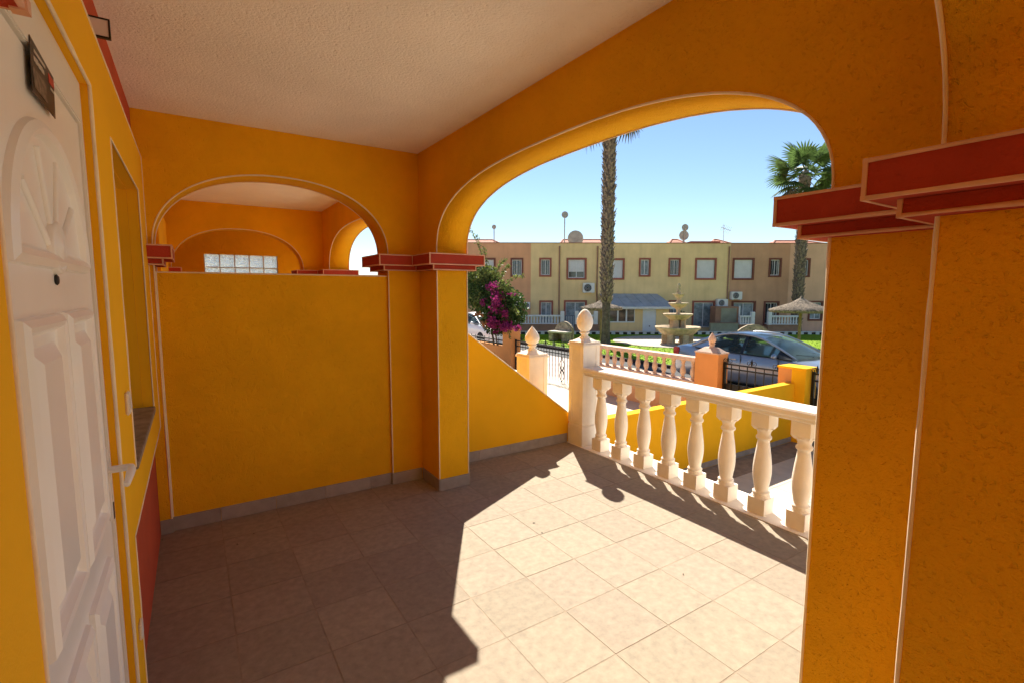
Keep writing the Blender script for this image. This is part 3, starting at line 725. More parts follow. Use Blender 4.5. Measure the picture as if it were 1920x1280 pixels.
# ------------------------------------------------------------------ cars
def lerp(a, b, t): return a+(b-a)*t
def interp(tab, x):
    for (xa, ya), (xb, yb) in zip(tab, tab[1:]):
        if (xa <= x <= xb) or (xb <= x <= xa): return lerp(ya, yb, (x-xa)/(xb-xa) if xb != xa else 0)
    return tab[0][1] if abs(x-tab[0][0]) < abs(x-tab[-1][0]) else tab[-1][1]
def make_car(label, loc, rotz, paint):
    car = thing('parked_car', label, 'car', loc, rotz, 'cars parked along the street')
    st = [(2.24,.50,.50,.55),(2.20,.68,.60,.66),(2.08,.79,.69,.74),(1.8,.845,.78,.83),(1.4,.868,.86,.91),(1.05,.875,.91,.965),(.5,.878,.93,.945),(-.5,.878,.95,.955),(-1.2,.875,.965,.97),(-1.6,.868,.985,1.04),(-1.95,.85,.99,1.055),(-2.15,.81,.975,1.04),(-2.24,.74,.86,.93),(-2.26,.66,.6,.66)]
    vs, fs = [], []; 
    def ring(x, w, zb, zd):
        half = [(0,.24),(w*.80,.20),(w*.97,.30),(w,.50),(w*.995,min(.70, zb-.03)),(w*.955,zb-.005),(w*.90,zb+.018),(w*.62,(zb*.35+zd*.65)+.012),(0,zd+.012)]
        return [(x, y, z) for y, z in half]+[(x, -y, z) for y, z in half[-2:0:-1]]
    R = [ring(*s) for s in st]; n = len(R[0])
    b = MB(); vs = [p for r in R for p in r]
    fs = [(j*n+i, j*n+(i+1) % n, (j+1)*n+(i+1) % n, (j+1)*n+i) for j in range(len(R)-1) for i in range(n)]
    b.add(vs, fs, True); b.add(R[0], [tuple(range(n))]); b.add(R[-1], [tuple(range(n))])
    b.build('body', M[paint], car)
    rail = [(1.12,.955,.735),(.95,1.035,.70),(.70,1.155,.655),(.45,1.262,.61),(.22,1.345,.575),(0,1.395,.56),(-.3,1.42,.555),(-.6,1.415,.555),(-.9,1.375,.56),(-1.15,1.295,.58),(-1.4,1.175,.62),(-1.62,1.055,.665),(-1.70,1.02,.68)]
    rz = [(a, z) for a, z, y in rail]; ryy = [(a, y) for a, z, y in rail]
    def across(xs, name, m, off=0, crown=.045):
        K = 10; g = MB(); vs = []
        for x in xs:
            z, w = interp(rz, x), interp(ryy, x); bul = .12 if (x > .25 or x < -.95) else .03
            for i in range(K+1):
                t = -1+2*i/K; sgn = 1 if x > 0 else -1
                vs.append((x+sgn*bul*(1-t*t), w*t, z+crown*(1-t*t)+off))
        g.add(vs, [(j*(K+1)+i, j*(K+1)+i+1, (j+1)*(K+1)+i+1, (j+1)*(K+1)+i) for j in range(len(xs)-1) for i in range(K)], True)
        return g.build(name, m, car, recalc=False)
    across([.22,.1,0,-.15,-.3,-.45,-.6,-.75,-.9], 'roof', M[paint])
    ws = across([1.12,.95,.70,.45,.22], 'windscreen', M['carglass'])
    across([-.9,-1.03,-1.15,-1.28,-1.4,-1.52,-1.62], 'rear_window', M['carglass'])
    for s in (-1, 1):
        pl = MB(); pl.tube([(a, s*y, z) for a, z, y in rail], [.022,.024,.026,.028,.03,.03,.03,.03,.034,.045,.055,.06,.06], 8); pl.build('pillar', M[paint], car)
        belt = lambda x: (.832, interp([(1.2,.935),(.5,.95),(-.5,.97),(-1.7,1.0)], x))
        def side(x0, x1, name, m, k=8, ins=.012):
            g = MB(); vs = []
            for i in range(k+1):
                x = lerp(x0, x1, i/k); by, bz = belt(x); tz, ty = interp(rz, x), interp(ryy, x)
                for t in (0, .33, .66, 1): vs.append((x, s*(lerp(by, ty, t)+.018*sin(pi*t)-ins), lerp(bz, max(tz-.02, bz+.004), t)))
            g.add(vs, [(j*4+i, j*4+i+1, (j+1)*4+i+1, (j+1)*4+i) for j in range(k) for i in range(3)], True); return g.build(name, m, car, recalc=False)
        side(.70, -.13, 'front_side_window', M['carglass']); side(-.21, -1.12, 'rear_side_window', M['carglass'])
        side(-.13, -.21, 'centre_pillar', M['carblack'], 2, .004); side(1.05, .70, 'corner_trim', M['carblack'], 3, .006); side(-1.12, -1.55, 'rear_pillar', M[paint], 4, .004)
        MB().tube([(1.05, s*.838, .945), (.5, s*.842, .955), (-.5, s*.842, .972), (-1.5, s*.838, 1.0)], .012, 6).build('window_trim', M['carblack'], car)
        mi = MB(); mi.lathe([(.001,-.085),(.045,-.08),(.07,-.05),(.075,0),(.07,.05),(.04,.08),(.001,.085)], n=12); mi.v = [(.72+x*.75, s*(.955+z*1.0), 1.0+y*.85) for x, y, z in mi.v]
        mo = mi.build('door_mirror', M[paint], car)
        MB().tube([(.74, s*.84, .965), (.73, s*.93, .98)], .02, 6).build('mirror_stalk', M['carblack'], mo)
        for x in (-.35, .55-1.75): 
            MB().box(x-.09, x+.09, min(s*.872, s*.895), max(s*.872, s*.895), .80, .825).build('door_handle', M[paint], car, bevel=.008)
        MB().box(-.172, -.166, min(s*.86, s*.8795), max(s*.86, s*.8795), .30, .94).build('door_gap', M['carblack'], car)
        MB().box(-2.25, -2.02, min(s*.60, s*.832), max(s*.60, s*.832), .70, .955).build('tail_light', M['taillight'], car, bevel=.03)
        MB().box(1.92, 2.19, min(s*.52, s*.78), max(s*.52, s*.78), .60, .73).build('headlight', M['headlamp'], car, bevel=.03)
        for x in (1.34, -1.31):
            w = MB(); w.lathe([(.20,-.1),(.29,-.1),(.315,-.07),(.315,.07),(.29,.1),(.20,.1)], n=28); w.v = [(x+a, s*.785+c, .315+bb) for a, bb, c in w.v]
            wo = w.build('wheel', M['tyre'], car)
            r = MB(); r.lathe([(.03,.0),(.06,.02),(.17,.01),(.205,.03),(.205,-.04)], n=24); r.v = [(x+a, s*(.865+c*.5), .315+bb) for a, bb, c in r.v]; r.build('rim', M['rim'], wo)
    for y in (.37, -.37):
        sx = MB(); sx.box(-.55, -.02, y-.24, y+.24, .45, .62).box(-.68, -.52, y-.23, y+.23, .5, 1.08).box(-.66, -.55, y-.12, y+.12, 1.10, 1.26); sx.build('seat', M['carseat'], car, bevel=.04)
    MB().box(-1.45, -.95, -.6, .6, .45, 1.02).build('rear_seat', M['carseat'], car, bevel=.05)
    MB().box(.55, 1.0, -.68, .68, .7, .93).build('dashboard', M['carblack'], car, bevel=.05)
    for y0 in (.45, -.1): MB().tube([(1.19, y0, .975), (1.02, y0-.45, 1.045)], .010, 5).build('wiper', M['carblack'], car)
    return car
CARX = 11.35
make_car('silver blue saloon car parked in the street behind the black gate', (CARX+.88, 6.88, ZS), -pi/2, 'carblue')
make_car('white car parked in the street behind the bougainvillea', (11.9, 21.0, ZS), -pi/2, 'carwhite')

# ------------------------------------------------------------------ bougainvillea over the orange post
random.seed(21)
bg = thing('bougainvillea', 'bougainvillea bush with magenta flowers hanging over the orange post', 'bush', (8.1, 12.85, 0))
def leafcloud(mb, c, r, n, size, flat=.8, shell=.55):
    for _ in range(n):
        d = Vector((random.gauss(0,1), random.gauss(0,1), random.gauss(0,1))).normalized()
        rr = (shell+(1-shell)*random.random()) if random.random() < .75 else random.random()
        p = Vector((c[0]+d.x*r[0]*rr, c[1]+d.y*r[1]*rr, c[2]+d.z*r[2]*rr))
        a = Vector((random.gauss(0,1), random.gauss(0,1), random.gauss(0,.7))).normalized(); b_ = a.orthogonal().normalized()
        b_ = Matrix.Rotation(random.random()*6.28, 3, a) @ b_; s = size*random.uniform(.6, 1.3); w = s*.34*flat
        n_ = a.cross(b_)*w; e = b_*s
        k = len(mb.v); mb.v += [tuple(p-e*.5), tuple(p+n_), tuple(p+e*.5), tuple(p-n_)]; mb.f.append((k, k+1, k+2, k+3)); mb.sm.append(False)
lf, ll, br, bdry = MB(), MB(), MB(), MB()
# local axes: x out to the street, y along the boundary (larger y = further left in view)
clumps = [((0,.2,1.05),(.75,1.0,.75),3200),((0,1.3,1.45),(.8,.9,.62),2300),((0,2.2,1.85),(.8,.9,.8),2200),((-.15,.05,.65),(.55,.6,.45),1000),((-.1,.4,.55),(.5,.45,.35),600),((0,.8,1.65),(.45,.65,.40),700),((-.05,-.45,.95),(.5,.4,.5),700)]
for c, r, n in clumps: leafcloud(lf, c, r, n, .10)
for c, r, n in [((0,1.0,2.05),(.5,.55,.35),900),((0,.45,1.7),(.4,.5,.3),420),((-.1,1.6,2.2),(.5,.6,.45),700),((-.4,.9,1.3),(.3,.5,.3),300),((-.2,-.2,1.65),(.3,.4,.2),260)]: leafcloud(ll, c, r, n, .11, .7)
random.seed(33)
for k in range(25):     # blossom sits in many small loose trusses towards the street end of the bush
    c = (-.45+random.gauss(0,.16), -.25+random.gauss(0,.38), 1.02+random.gauss(0,.34)); q = random.uniform(.10, .22)
    leafcloud(br, c, (q, q*1.15, q), int(55+900*q*q), .07, 1.35, .25)
for c, r, n in [((-.35,.15,1.72),(.2,.3,.16),190),((-.45,-.75,.55),(.15,.18,.15),150),((-.3,-.85,1.5),(.08,.28,.06),45)]: leafcloud(br, c, r, n, .07, 1.35, .25)
for c, r, n in [((-.5,.2,.6),(.25,.35,.14),220),((-.5,.75,.85),(.2,.3,.12),90),((-.4,-.3,1.35),(.15,.2,.1),60)]: leafcloud(bdry, c, r, n, .07, 1.35, .3)
sprays = [((0,.9,1.9),(-.1,2.1,3.75)),((0,1.2,2.0),(0,1.75,3.4)),((0,1.0,2.0),(0,1.35,3.0)),((0,.2,1.6),(-.2,-1.25,2.0)),((0,.1,1.3),(-.3,-.95,1.5)),((0,.3,1.8),(-.1,-.35,2.35)),((0,.6,2.0),(.1,.15,2.55)),((0,-.2,.9),(-.3,-1.15,.95)),((0,.0,.6),(-.35,-.8,.25))]
tw = MB()
for a, b in sprays:
    pts = [Vector(a).lerp(Vector(b), t)+Vector((0,0,.15*sin(pi*t))) for t in [i/10 for i in range(11)]]
    tw.tube(pts, [.014*(1-i/12) for i in range(11)], 5)
    for p in pts[2:]: leafcloud(ll, p, (.09,.11,.09), 8, .09, .7, .2)
for k in range(5): tw.tube([(.15*cos(k), .1*k-.1, -.9), (.1*sin(k*2), .25*k, .4), (.2*sin(k), .3*k, 1.5)], [.03,.025,.01], 6)
stuff(lf.build('foliage', M['leaf'], bg, recalc=False)); stuff(ll.build('young_foliage', M['leaflight'], bg, recalc=False))
stuff(br.build('blossom', M['bract'], bg, recalc=False)); stuff(bdry.build('faded_blossom', M['bractdry'], bg, recalc=False)); stuff(tw.build('twigs', M['twig'], bg))

# ------------------------------------------------------------------ palms
def fan_mesh(seed, dead=False):
    rnd = random.Random(seed); m = MB(); L = .85
    pet = [(t*L, 0, .16*t-.30*t*t) for t in [i/6 for i in range(7)]]
    m.tube(pet, [.028,.024,.02,.017,.015,.013,.012], 5)
    o = Vector(pet[-1]); N = 26
    for k in range(N):
        a = radians(-118+236*k/(N-1)); ln = (.78+.22*cos(a*.8))*.95*rnd.uniform(.88, 1.06)
        d = Vector((cos(a), sin(a), -.18-.05*rnd.random())); pr = Vector((-sin(a), cos(a), 0)); w = .043
        dr = .42 if not dead else .9
        pts = [o, o+d*ln*.45+Vector((0,0,-.02)), o+d*ln*.75+Vector((0,0,-.10*dr*2)), o+d*ln*.98+Vector((0,0,-.38*dr))]
        ws = [.006, w, w*.75, .003]; vs = []
        for p, ww in zip(pts, ws): vs += [p-pr*ww, p+Vector((0,0,-ww*.55)), p+pr*ww]
        m.add(vs, [(i*3+j, i*3+j+1, i*3+3+j+1, i*3+3+j) for i in range(3) for j in range(2)])
    return m
fans = [fan_mesh(i).mesh('frond', M['frond'], recalc=False) for i in range(4)]
deadf = [fan_mesh(10+i, True).mesh('dead_frond', M['deadfrond'], recalc=False) for i in range(2)]
def palm(label, loc, h, r_low, r_up, zboot, seed, crown=1.0, nf=46, lean=(0,0)):
    rnd = random.Random(seed); t = thing('palm_tree', label, 'palm tree', loc, 0, 'fan palms on the lawn')
    def axis(z): k = z/h; return lean[0]*k*k, lean[1]*k*k
    tb = MB(); prof = []
    K = 60; vs = []; n = 18
    for j in range(K+1):
        z = h*j/K-.1; ax, ay = axis(max(z, 0))
        rr = r_low*(1+.45*math.exp(-max(z,0)/.25)) if z < zboot else lerp(r_low*.95, r_up*.8, min(1, (z-zboot)/.4))
        rr *= 1+.035*sin(z*26)
        for i in range(n): a = 2*pi*i/n; vs.append((ax+rr*cos(a), ay+rr*sin(a), z))
    tb.add(vs, [(j*n+i, j*n+(i+1) % n, (j+1)*n+(i+1) % n, (j+1)*n+i) for j in range(K) for i in range(n)], True); tb.build('trunk', M['bark'], t)
    bb = MB(); z = zboot-.15; k = 0
    while z < h:
        a = k*2.39996+rnd.gauss(0,.12); ax, ay = axis(z); rr = r_up*rnd.uniform(.72, .88)
        if z < zboot+.3: rr *= .9
        rad = Vector((cos(a), sin(a), 0)); tan = Vector((-sin(a), cos(a), 0)); base = Vector((ax, ay, z))+rad*rr*.82
        ln = rnd.uniform(.14, .26); w = rnd.uniform(.05, .085); out = rnd.uniform(.05, .14)
        tip = base+rad*out+Vector((0,0,ln))+tan*rnd.gauss(0,.03)
        bb.add([base-tan*w, base+tan*w, tip+tan*w*.55, tip-tan*w*.55, base-tan*w+rad*.03, base+tan*w+rad*.03, tip+tan*w*.5+rad*.02, tip-tan*w*.5+rad*.02], [(0,1,2,3),(4,5,6,7),(0,1,5,4),(1,2,6,5),(2,3,7,6),(3,0,4,7)])
        k += 1; z += .0125*rnd.uniform(.8, 1.2)
    stuff(bb.build('leaf_bases', M['boot'], t))
    ax, ay = axis(h)
    cr = MB(); cr.lathe([(r_up*.9,-.5),(r_up*1.0,-.2),(r_up*.7,.15),(.05,.35)], (ax, ay, h), 12); crown_o = cr.build('crown', M['boot'], t)
    for i in range(nf):
        a = i*2.39996+rnd.gauss(0,.15); el = lerp(1.35, -.75, (i/nf)**.9)+rnd.gauss(0,.08); s = crown*rnd.uniform(.85, 1.12)
        dead = i > nf*.86
        f = link('dead_frond' if dead else 'frond', (deadf if dead else fans)[i % (2 if dead else 4)], crown_o, (ax, ay, h+.15-.35*(i/nf)))
        f.rotation_euler = (rnd.gauss(0,.25), -el, a); f.scale = (s, s, s)
    return t
palm('tall fan palm with shaggy trunk beside the fountain, crown hidden by the arch', (15.78, 16.40, -.86), 11.12, .18, .315, 2.05, 3, 1.2, 50)
palm('slim fan palm with full green crown at the right behind the thatched parasol', (29.62, 14.98, -.86), 9.0, .25, .32, .6, 8, 1.2, 24)

# ------------------------------------------------------------------ fountain on its paved circle
struct(MB().lathe([(2.95,-.06),(2.95,.035),(2.85,.045),(.01,.045)], (19.75, 15.75, -.86), 64).build('fountain_paving', M['gravel']))
ft = thing('fountain', 'tiered sandstone fountain standing on the lawn of the square', 'fountain', (18.95, 14.95, -.83))
def octo(a, j, z): return 1+.035*abs(sin(a*4))
MB().lathe([(.30,.36),(.62,.40),(.80,.52),(.90,.66),(.99,.72),(1.0,.79),(.93,.79),(.86,.70),(.30,.62),(.01,.62)], n=48, fn=octo).build('lower_basin', M['fount'], ft)
for k in range(6):
    a = k*pi/3+.2; b = MB(); b.box(-.12, .12, -.14, .14, 0, .44).box(-.15, .15, -.17, .17, -.02, .06); bo = b.build('leg', M['fount'], ft); bo.location = (.58*cos(a), .58*sin(a), .0); bo.rotation_euler = (0, 0, a)
for k in range(4):
    a = k*pi/2+.4; b = MB(); b.box(-.09, .09, -.11, .11, .60, 1.14); bo = b.build('column', M['fount'], ft); bo.location = (.26*cos(a), .26*sin(a), 0); bo.rotation_euler = (0, 0, a)
MB().lathe([(.10,.60),(.12,1.10),(.38,1.12),(.46,1.18),(.58,1.30),(.65,1.34),(.65,1.39),(.58,1.38),(.5,1.28),(.05,1.26)], n=40, fn=octo).build('middle_basin', M['fount'], ft)
MB().lathe([(.12,1.25),(.15,1.32),(.08,1.42),(.09,1.55),(.14,1.64),(.28,1.70),(.38,1.80),(.44,1.86),(.44,1.89),(.36,1.87),(.06,1.80)], n=32, fn=octo).build('upper_basin', M['fount'], ft)
MB().lathe([(.08,1.79),(.13,1.9),(.07,1.98),(.09,2.10),(.17,2.18),(.25,2.28),(.26,2.31),(.18,2.29),(.07,2.27),(.11,2.36),(.06,2.44),(.08,2.52),(.05,2.60),(.075,2.67),(.06,2.73),(.01,2.80)], n=24, fn=lambda a, j, z: 1+.10*sin(a*5+z*9)).build('finial', M['fount'], ft)

# ------------------------------------------------------------------ thatched parasols, stone benches
def parasol(label, loc, r, h, hb, seed, low=True):
    rnd = random.Random(seed); t = thing('thatched_parasol', label, 'parasol', loc, 0, 'thatched parasols on the lawn')
    MB().tube([(0,0,-.05), (0,0,h-.1)], .062, 10).build('pole', M['wood'], t)
    MB().lathe([(.001,h+.10),(.03,h+.06),(.06,h),(r*.32,h-(h-hb)*.42),(r*.66,h-(h-hb)*.72),(r,hb),(r*.985,hb-.13),(r*.94,hb-.12),(.1,h-.16)], n=40, fn=lambda a, j, z: 1+.03*sin(a*13)+.02*sin(a*29)).build('thatch', M['thatch'], t)
    s = MB()
    for k in range(1500):
        a = rnd.random()*2*pi; q = sqrt(rnd.random()); rr = r*q; zz = h-(h-hb)*(q**.8)+.01
        d = Vector((cos(a), sin(a), -(h-hb)/r*.8)).normalized(); p = Vector((rr*cos(a), rr*sin(a), zz)); pr = Vector((-sin(a), cos(a), 0))*.012; e = p+d*rnd.uniform(.10, .2)+Vector((rnd.gauss(0,.02), rnd.gauss(0,.02), rnd.gauss(.0,.02)))
        i0 = len(s.v); s.v += [tuple(p-pr), tuple(p+pr), tuple(e)]; s.f.append((i0, i0+1, i0+2)); s.sm.append(False)
    stuff(s.build('straw', M['thatch'], t, recalc=False))
    for k in range(6):
        a = k*pi/3; MB().tube([(.03*cos(a), .03*sin(a), h-.12), (r*.93*cos(a), r*.93*sin(a), hb-.02)], .018, 6).build('spoke', M['wood'], t)
    return t
parasol('thatched parasol half hidden behind the tall palm trunk', (16.95, 17.95, -.86), .98, 2.02, 1.66, 1)
parasol('thatched parasol at the right beside the yellow pier', (22.55, 11.25, -.86), 1.22, 2.17, 1.66, 2)
def bench(label, loc, rotz, s=1.0, arch=True):
    t = thing('stone_bench', label, 'bench', loc, rotz, 'stone benches on the lawn')
    pr = [(-.75*s, .05), (.75*s, .05), (.75*s, .62), (.55*s, .78), (.28*s, .92), (0, .96), (-.28*s, .92), (-.55*s, .78), (-.75*s, .62)]
    b = MB().prism(pr, .18, .42, lambda a, bb, c: (a, c, bb)); b.build('backrest', M['rock'], t, bevel=.05)
    for x in (-.55*s, .55*s): MB().box(x-.14, x+.14, -.32, .1785, -.03, .40).build('leg', M['rock'], t, bevel=.03)
    MB().box(-.78*s, .78*s, -.38, .179, .401, .49).build('seat', M['slabstone'], t, bevel=.02)
    return t
bench('rubble stone bench with pale slab seat on the lawn left of the newel', (15.25, 19.0, -.86), radians(-75), .72)
bench('rubble stone bench with arched back on the lawn behind the silver car', (21.4, 12.6, -.86), radians(-40), .95)

# ------------------------------------------------------------------ the row of houses across the square
FROT = -YAW
ZG = -.90
def fthing(name, label, cat, group=None): return thing(name, label, cat, (FO.x, FO.y, 0), FROT, group)
def sc(r, d):
    """elevation rectangle (u0,u1,z0,z1) measured on the facade plane, carried to a plane d metres in front of it"""
    k = (30.2+d)/30.2; return (r[0]*k, r[1]*k, 1.6+(r[2]-1.6)*k, 1.6+(r[3]-1.6)*k)
W_ = {'L0': (-2.35,-1.01,2.46,3.59), 'n0': (-.10,.68,2.46,3.59), 'n1': (1.65,2.40,2.46,3.60), 'L1': (3.31,4.54,2.28,3.60), 'L2': (5.55,6.85,2.28,3.58), 'n2': (7.73,8.44,2.47,3.60),
 'n3': (9.52,10.26,2.47,3.60), 'L3': (11.14,12.45,2.28,3.61), 'L4': (13.42,14.75,2.28,3.61), 'n4': (15.63,16.41,2.46,3.61), 'n5': (17.38,18.16,2.46,3.60),
 'g0': (-.17,.69,-.50,1.04), 'g1': (1.67,2.52,-.50,1.02), 'd1': (3.18,4.59,-.88,1.04), 'g2': (9.61,10.33,-.40,1.05), 'd3': (11.06,12.47,-.62,1.02), 'd4': (13.48,14.96,-.60,1.01), 'g4': (15.45,16.40,-.50,1.0), 'g5': (18.2,19.1,-.2,1.02)}
def fwindow(parent, r, kind, sur, depth=.09):
    u0, u1, z0, z1 = r; w = .10 if u1-u0 < 1 else .11
    s = rect_wall(MB(), 'y', -.055, .0, u0, u1, z0, z1, [(u0+w, u1-w, z0+(w if kind != 'door' else -.1), z1-w)]).build('window' if kind != 'door' else 'sliding_door', sur, parent, weld=True, bevel=.008)
    a, b, c, d = u0+w, u1-w, z0+(w if kind != 'door' else .0), z1-w
    y0 = depth; f = .05; mid = (a+b)/2
    if kind in ('shut',):
        m = MB(); n = 22; hh = (d-c)/n
        for i in range(n): m.box(a+.02, b-.02, y0-.03+.004*(i % 2), y0+.02, c+i*hh+.002, c+(i+1)*hh-.002)
        m.box(a, a+.03, y0-.045, y0+.02, c, d).box(b-.03, b, y0-.045, y0+.02, c, d)
        stuff(m.build('roller_shutter', M['shutter'], s))
        return s
    holes = [(a+f, mid-f*.45, c+f, d-f), (mid+f*.45, b-f, c+f, d-f)]
    rect_wall(MB(), 'y', y0-.02, y0+.03, a+.001, b-.001, c+.001, d-.001, holes).build('frame', M['frame'], s, weld=True)
    pm = {'pane': M['pane'], 'half': M['pane'], 'door': M['curtain'], 'net': M['curtain']}[kind]
    for h in holes: MB().box(h[0], h[1], y0+.004, y0+.012, h[2], h[3]).build('pane', pm, s)
    if kind == 'half':
        m = MB(); n = 14; zz = c+(d-c)*.34; hh = (d-zz)/n
        for i in range(n): m.box(a+.02, b-.02, y0-.055+.004*(i % 2), y0-.022, zz+i*hh+.002, zz+(i+1)*hh-.002)
        stuff(m.build('roller_shutter', M['shutter'], s))
    if kind == 'pane' and u1-u0 < 1:
        for k in range(1, 4): MB().tube([(lerp(a, b, k/4), y0-.045, c+.01), (lerp(a, b, k/4), y0-.045, d-.01)], .010, 5).build('window_bar', M['frame'], s)
    return s
def row_house(label, u0, u1, m, wins, sur, zt=4.47, roof=None, parapet=True):
    h = fthing('row_house', label, 'house', 'row of two storey houses across the square')
    holes = [(W_[k][0]+.06, W_[k][1]-.06, W_[k][2]+(.06 if kind != 'door' else -.02), W_[k][3]-.06) for k, kind in wins]
    rect_wall(MB(), 'y', .0, .30, u0, u1, -1.0, zt, holes).build('wall', m, h, weld=True)
    MB().box(u0+.001, u1-.001, .3005, 8, -1.0, zt-.25).build('rear_block', m, h)
    MB().box(u0-.001, u1-.0, -.03, .33, zt+.0005, zt+.05).build('parapet_coping', M['brickwall'], h)
    for k, kind in wins: fwindow(h, W_[k], kind, sur)
    if roof:
        for ra, rb, pa, pb, zr in roof:   # hipped tile roof behind the parapet
            r = MB().add([(ra,.9,zt-.1),(rb,.9,zt-.1),(rb,5.5,zt-.1),(ra,5.5,zt-.1),(pa,3.2,zr),(pb,3.2,zr),(pa,3.3,zr),(pb,3.3,zr)],
                         [(0,1,5,4),(1,2,7,5),(2,3,6,7),(3,0,4,6),(4,5,7,6),(0,3,2,1)]).build('roof', M['rooftile'], h)
            t = MB(); t.tube([(pa,3.25,zr), (pb,3.25,zr)], .07, 6); t.tube([(ra,.9,zt-.1), (pa,3.2,zr)], .06, 6); t.tube([(rb,.9,zt-.1), (pb,3.2,zr)], .06, 6)
            t.build('ridge_tiles', M['rooftile'], r)
    return h
s1, s2 = M['surround'], M['surround2']
h0 = row_house('tan two storey row house at the left behind the bougainvillea', -8.0, 1.14, M['ftan'], [('L0','shut'),('n0','pane'),('g0','pane')], s2, roof=[(-4.6,-.35,-3.6,-1.3,4.98)])
h1 = row_house('cream row house with half lowered shutter and blue garden gate', 1.1405, 5.13, M['fyel'], [('n1','pane'),('L1','half'),('g1','net'),('d1','door')], s1, roof=[(2.85,6.9,3.4,6.4,5.0)])
h2 = row_house('cream row house directly behind the tall palm and the kiosk', 5.1305, 9.0, M['fyel'], [('L2','shut'),('n2','net')], s1)
h3 = row_house('cream row house behind the fountain', 9.0005, 13.28, M['fyel'], [('n3','pane'),('L3','shut'),('g2','net'),('d3','door')], s1, roof=[(9.7,11.4,10.7,11.1,5.02)])
h4 = row_house('brown row house with white shutter right of the cream houses', 13.2805, 16.9, M['fbrown'], [('L4','shut'),('n4','pane'),('d4','net'),('g4','pane')], s2, roof=[(12.7,14.45,13.5,13.75,5.02)])
h5 = row_house('light tan row house at the far right behind the slim palm', 16.9005, 26, M['flight'], [('n5','pane'),('g5','net')], s2, roof=[(16.2,21,17.6,19.6,4.95)])
MB().box(11.15, 13.0, .9, 3.3, 4.46, 4.70).build('fascia', M['rooffascia'], h3)
for hh_, u in ((h1, 2.88), (h2, 5.19), (h3, 13.18)): MB().tube([(u, -.05, -.9), (u, -.05, 4.3)], .045, 8).build('downpipe', M['brickwall'], hh_)

def ac(label, r):
    a = fthing('air_conditioner', label, 'air conditioner', 'outdoor units on the far houses'); u0, u1, z0, z1 = r
    MB().box(u0, u1, -.36, -.06, z0, z1).build('casing', M['ac'], a, bevel=.015)
    cx, cz, rr = u0+(u1-u0)*.40, (z0+z1)/2, (z1-z0)*.40
    g = MB(); g.lathe([(rr,0),(rr,.012),(.001,.012)], n=24); g.v = [(cx+x, -.3605-z, cz+y) for x, y, z in g.v]; g.build('fan_grille', M['acgrille'], a)
    for k in (1, 2, 3):
        q = MB(); q.tube([(cx+rr*k/3.3*cos(t), -.376, cz+rr*k/3.3*sin(t)) for t in [2*pi*i/20 for i in range(20)]], .008, 4, closed=True); q.build('grille_ring', M['ac'], a)
    for u in (u0+.1, u1-.1): MB().box(u-.02, u+.02, -.38, -.003, z0-.03, z0-.001).build('bracket', M['ac'], a)
ac('outdoor air conditioner on the cream house left of the palm', (4.30, 4.99, 1.50, 2.08))
ac('outdoor air conditioner beside the sliding door of the cream house', (12.46, 13.10, .67, 1.12))
ac('outdoor air conditioner on the brown house above the other unit', (13.30, 13.95, 1.10, 1.57))
ac('outdoor air conditioner on the tan house above the left terrace', (.74, 1.10, .52, .92))

def far_rail(label, r, d, n, ends=(True, True), wall=None):
    b = fthing('terrace_railing', label, 'railing', 'white terrace balustrades across the square'); u0, u1, z0, z1 = sc(r, d)
    MB().box(u0, u1, d-.07, d+.07, z1-.09, z1).build('handrail', M['whiterail'], b, bevel=.01)
    MB().box(u0, u1, d-.07, d+.07, z0, z0+.05).build('bottom_rail', M['whiterail'], b, bevel=.01)
    me = MB(); hgt = z1-.09-z0-.05; me.lathe([(.045,0),(.035,.05*hgt),(.06,.3*hgt),(.035,.7*hgt),(.045,hgt)], n=10); me = me.mesh('baluster', M['whiterail'])
    for i in range(n): link('baluster', me, b, (lerp(u0, u1, (i+.5)/n), d, z0+.05))
    for e, u in zip(ends, (u0, u1)):
        if e: MB().box(u-.11, u+.11, d-.11, d+.11, z0-.02, z1+.22).build('post', M['whiterail'], b, bevel=.02)
    return b
D2 = -1.9
far_rail('white balustrade on the terrace left of the blue gate', (.55,3.10,-.43,.13), D2, 14)
far_rail('white balustrade on the terrace just right of the blue gate', (3.98,5.15,-.43,.14), D2, 6)
far_rail('white balustrade before the sliding window of the brown house', (14.0,14.80,-.43,.11), D2, 5, (False, True))
far_rail('white balustrade behind the right thatched parasol', (15.85,17.6,-.44,.12), D2, 10, (True, False))
def terrace_wall(label, r, d, m='brickwall', w=.14):
    t = fthing('terrace_wall', label, 'wall', 'low walls under the far terraces'); u0, u1, z0, z1 = sc(r, d)
    MB().box(u0, u1, d-w, d+w, -.98, z1).build('wall', M[m], t); MB().box(u0-.02, u1+.02, d-w-.02, d+w+.02, z1+.0005, z1+.02).build('coping', M['brickwall'], t)
terrace_wall('brown low wall under the left white balustrade', (-.9,3.2,-.86,-.46), D2)
terrace_wall('brown low wall right of the blue gate', (3.9,5.3,-.86,-.46), D2)
terrace_wall('brown low wall under the white balustrade of the brown house', (13.95,14.97,-.84,-.47), D2)
terrace_wall('brown low wall under the balustrade behind the parasol', (15.7,17.65,-.84,-.48), D2)
terrace_wall('pale low wall in front of the sliding door behind the fountain', (12.2,13.9,-.84,-.35), D2, 'olive')
bgt = fthing('garden_gate', 'blue grey patterned garden gate between white posts across the square', 'gate'); u0, u1, z0, z1 = sc((3.25,3.88,-.84,.12), D2)
rect_wall(MB(), 'y', D2-.02, D2+.02, u0, u1, z0, z1, [(u0+.04,u1-.04,z0+.05,z0+.45),(u0+.04,u1-.04,z0+.50,z1-.04)]).build('frame', M['bluegate'], bgt, weld=True)
MB().box(u0+.04, u1-.04, D2-.005, D2+.005, z0+.05, z1-.04).build('panel', M['bluegate'], bgt)
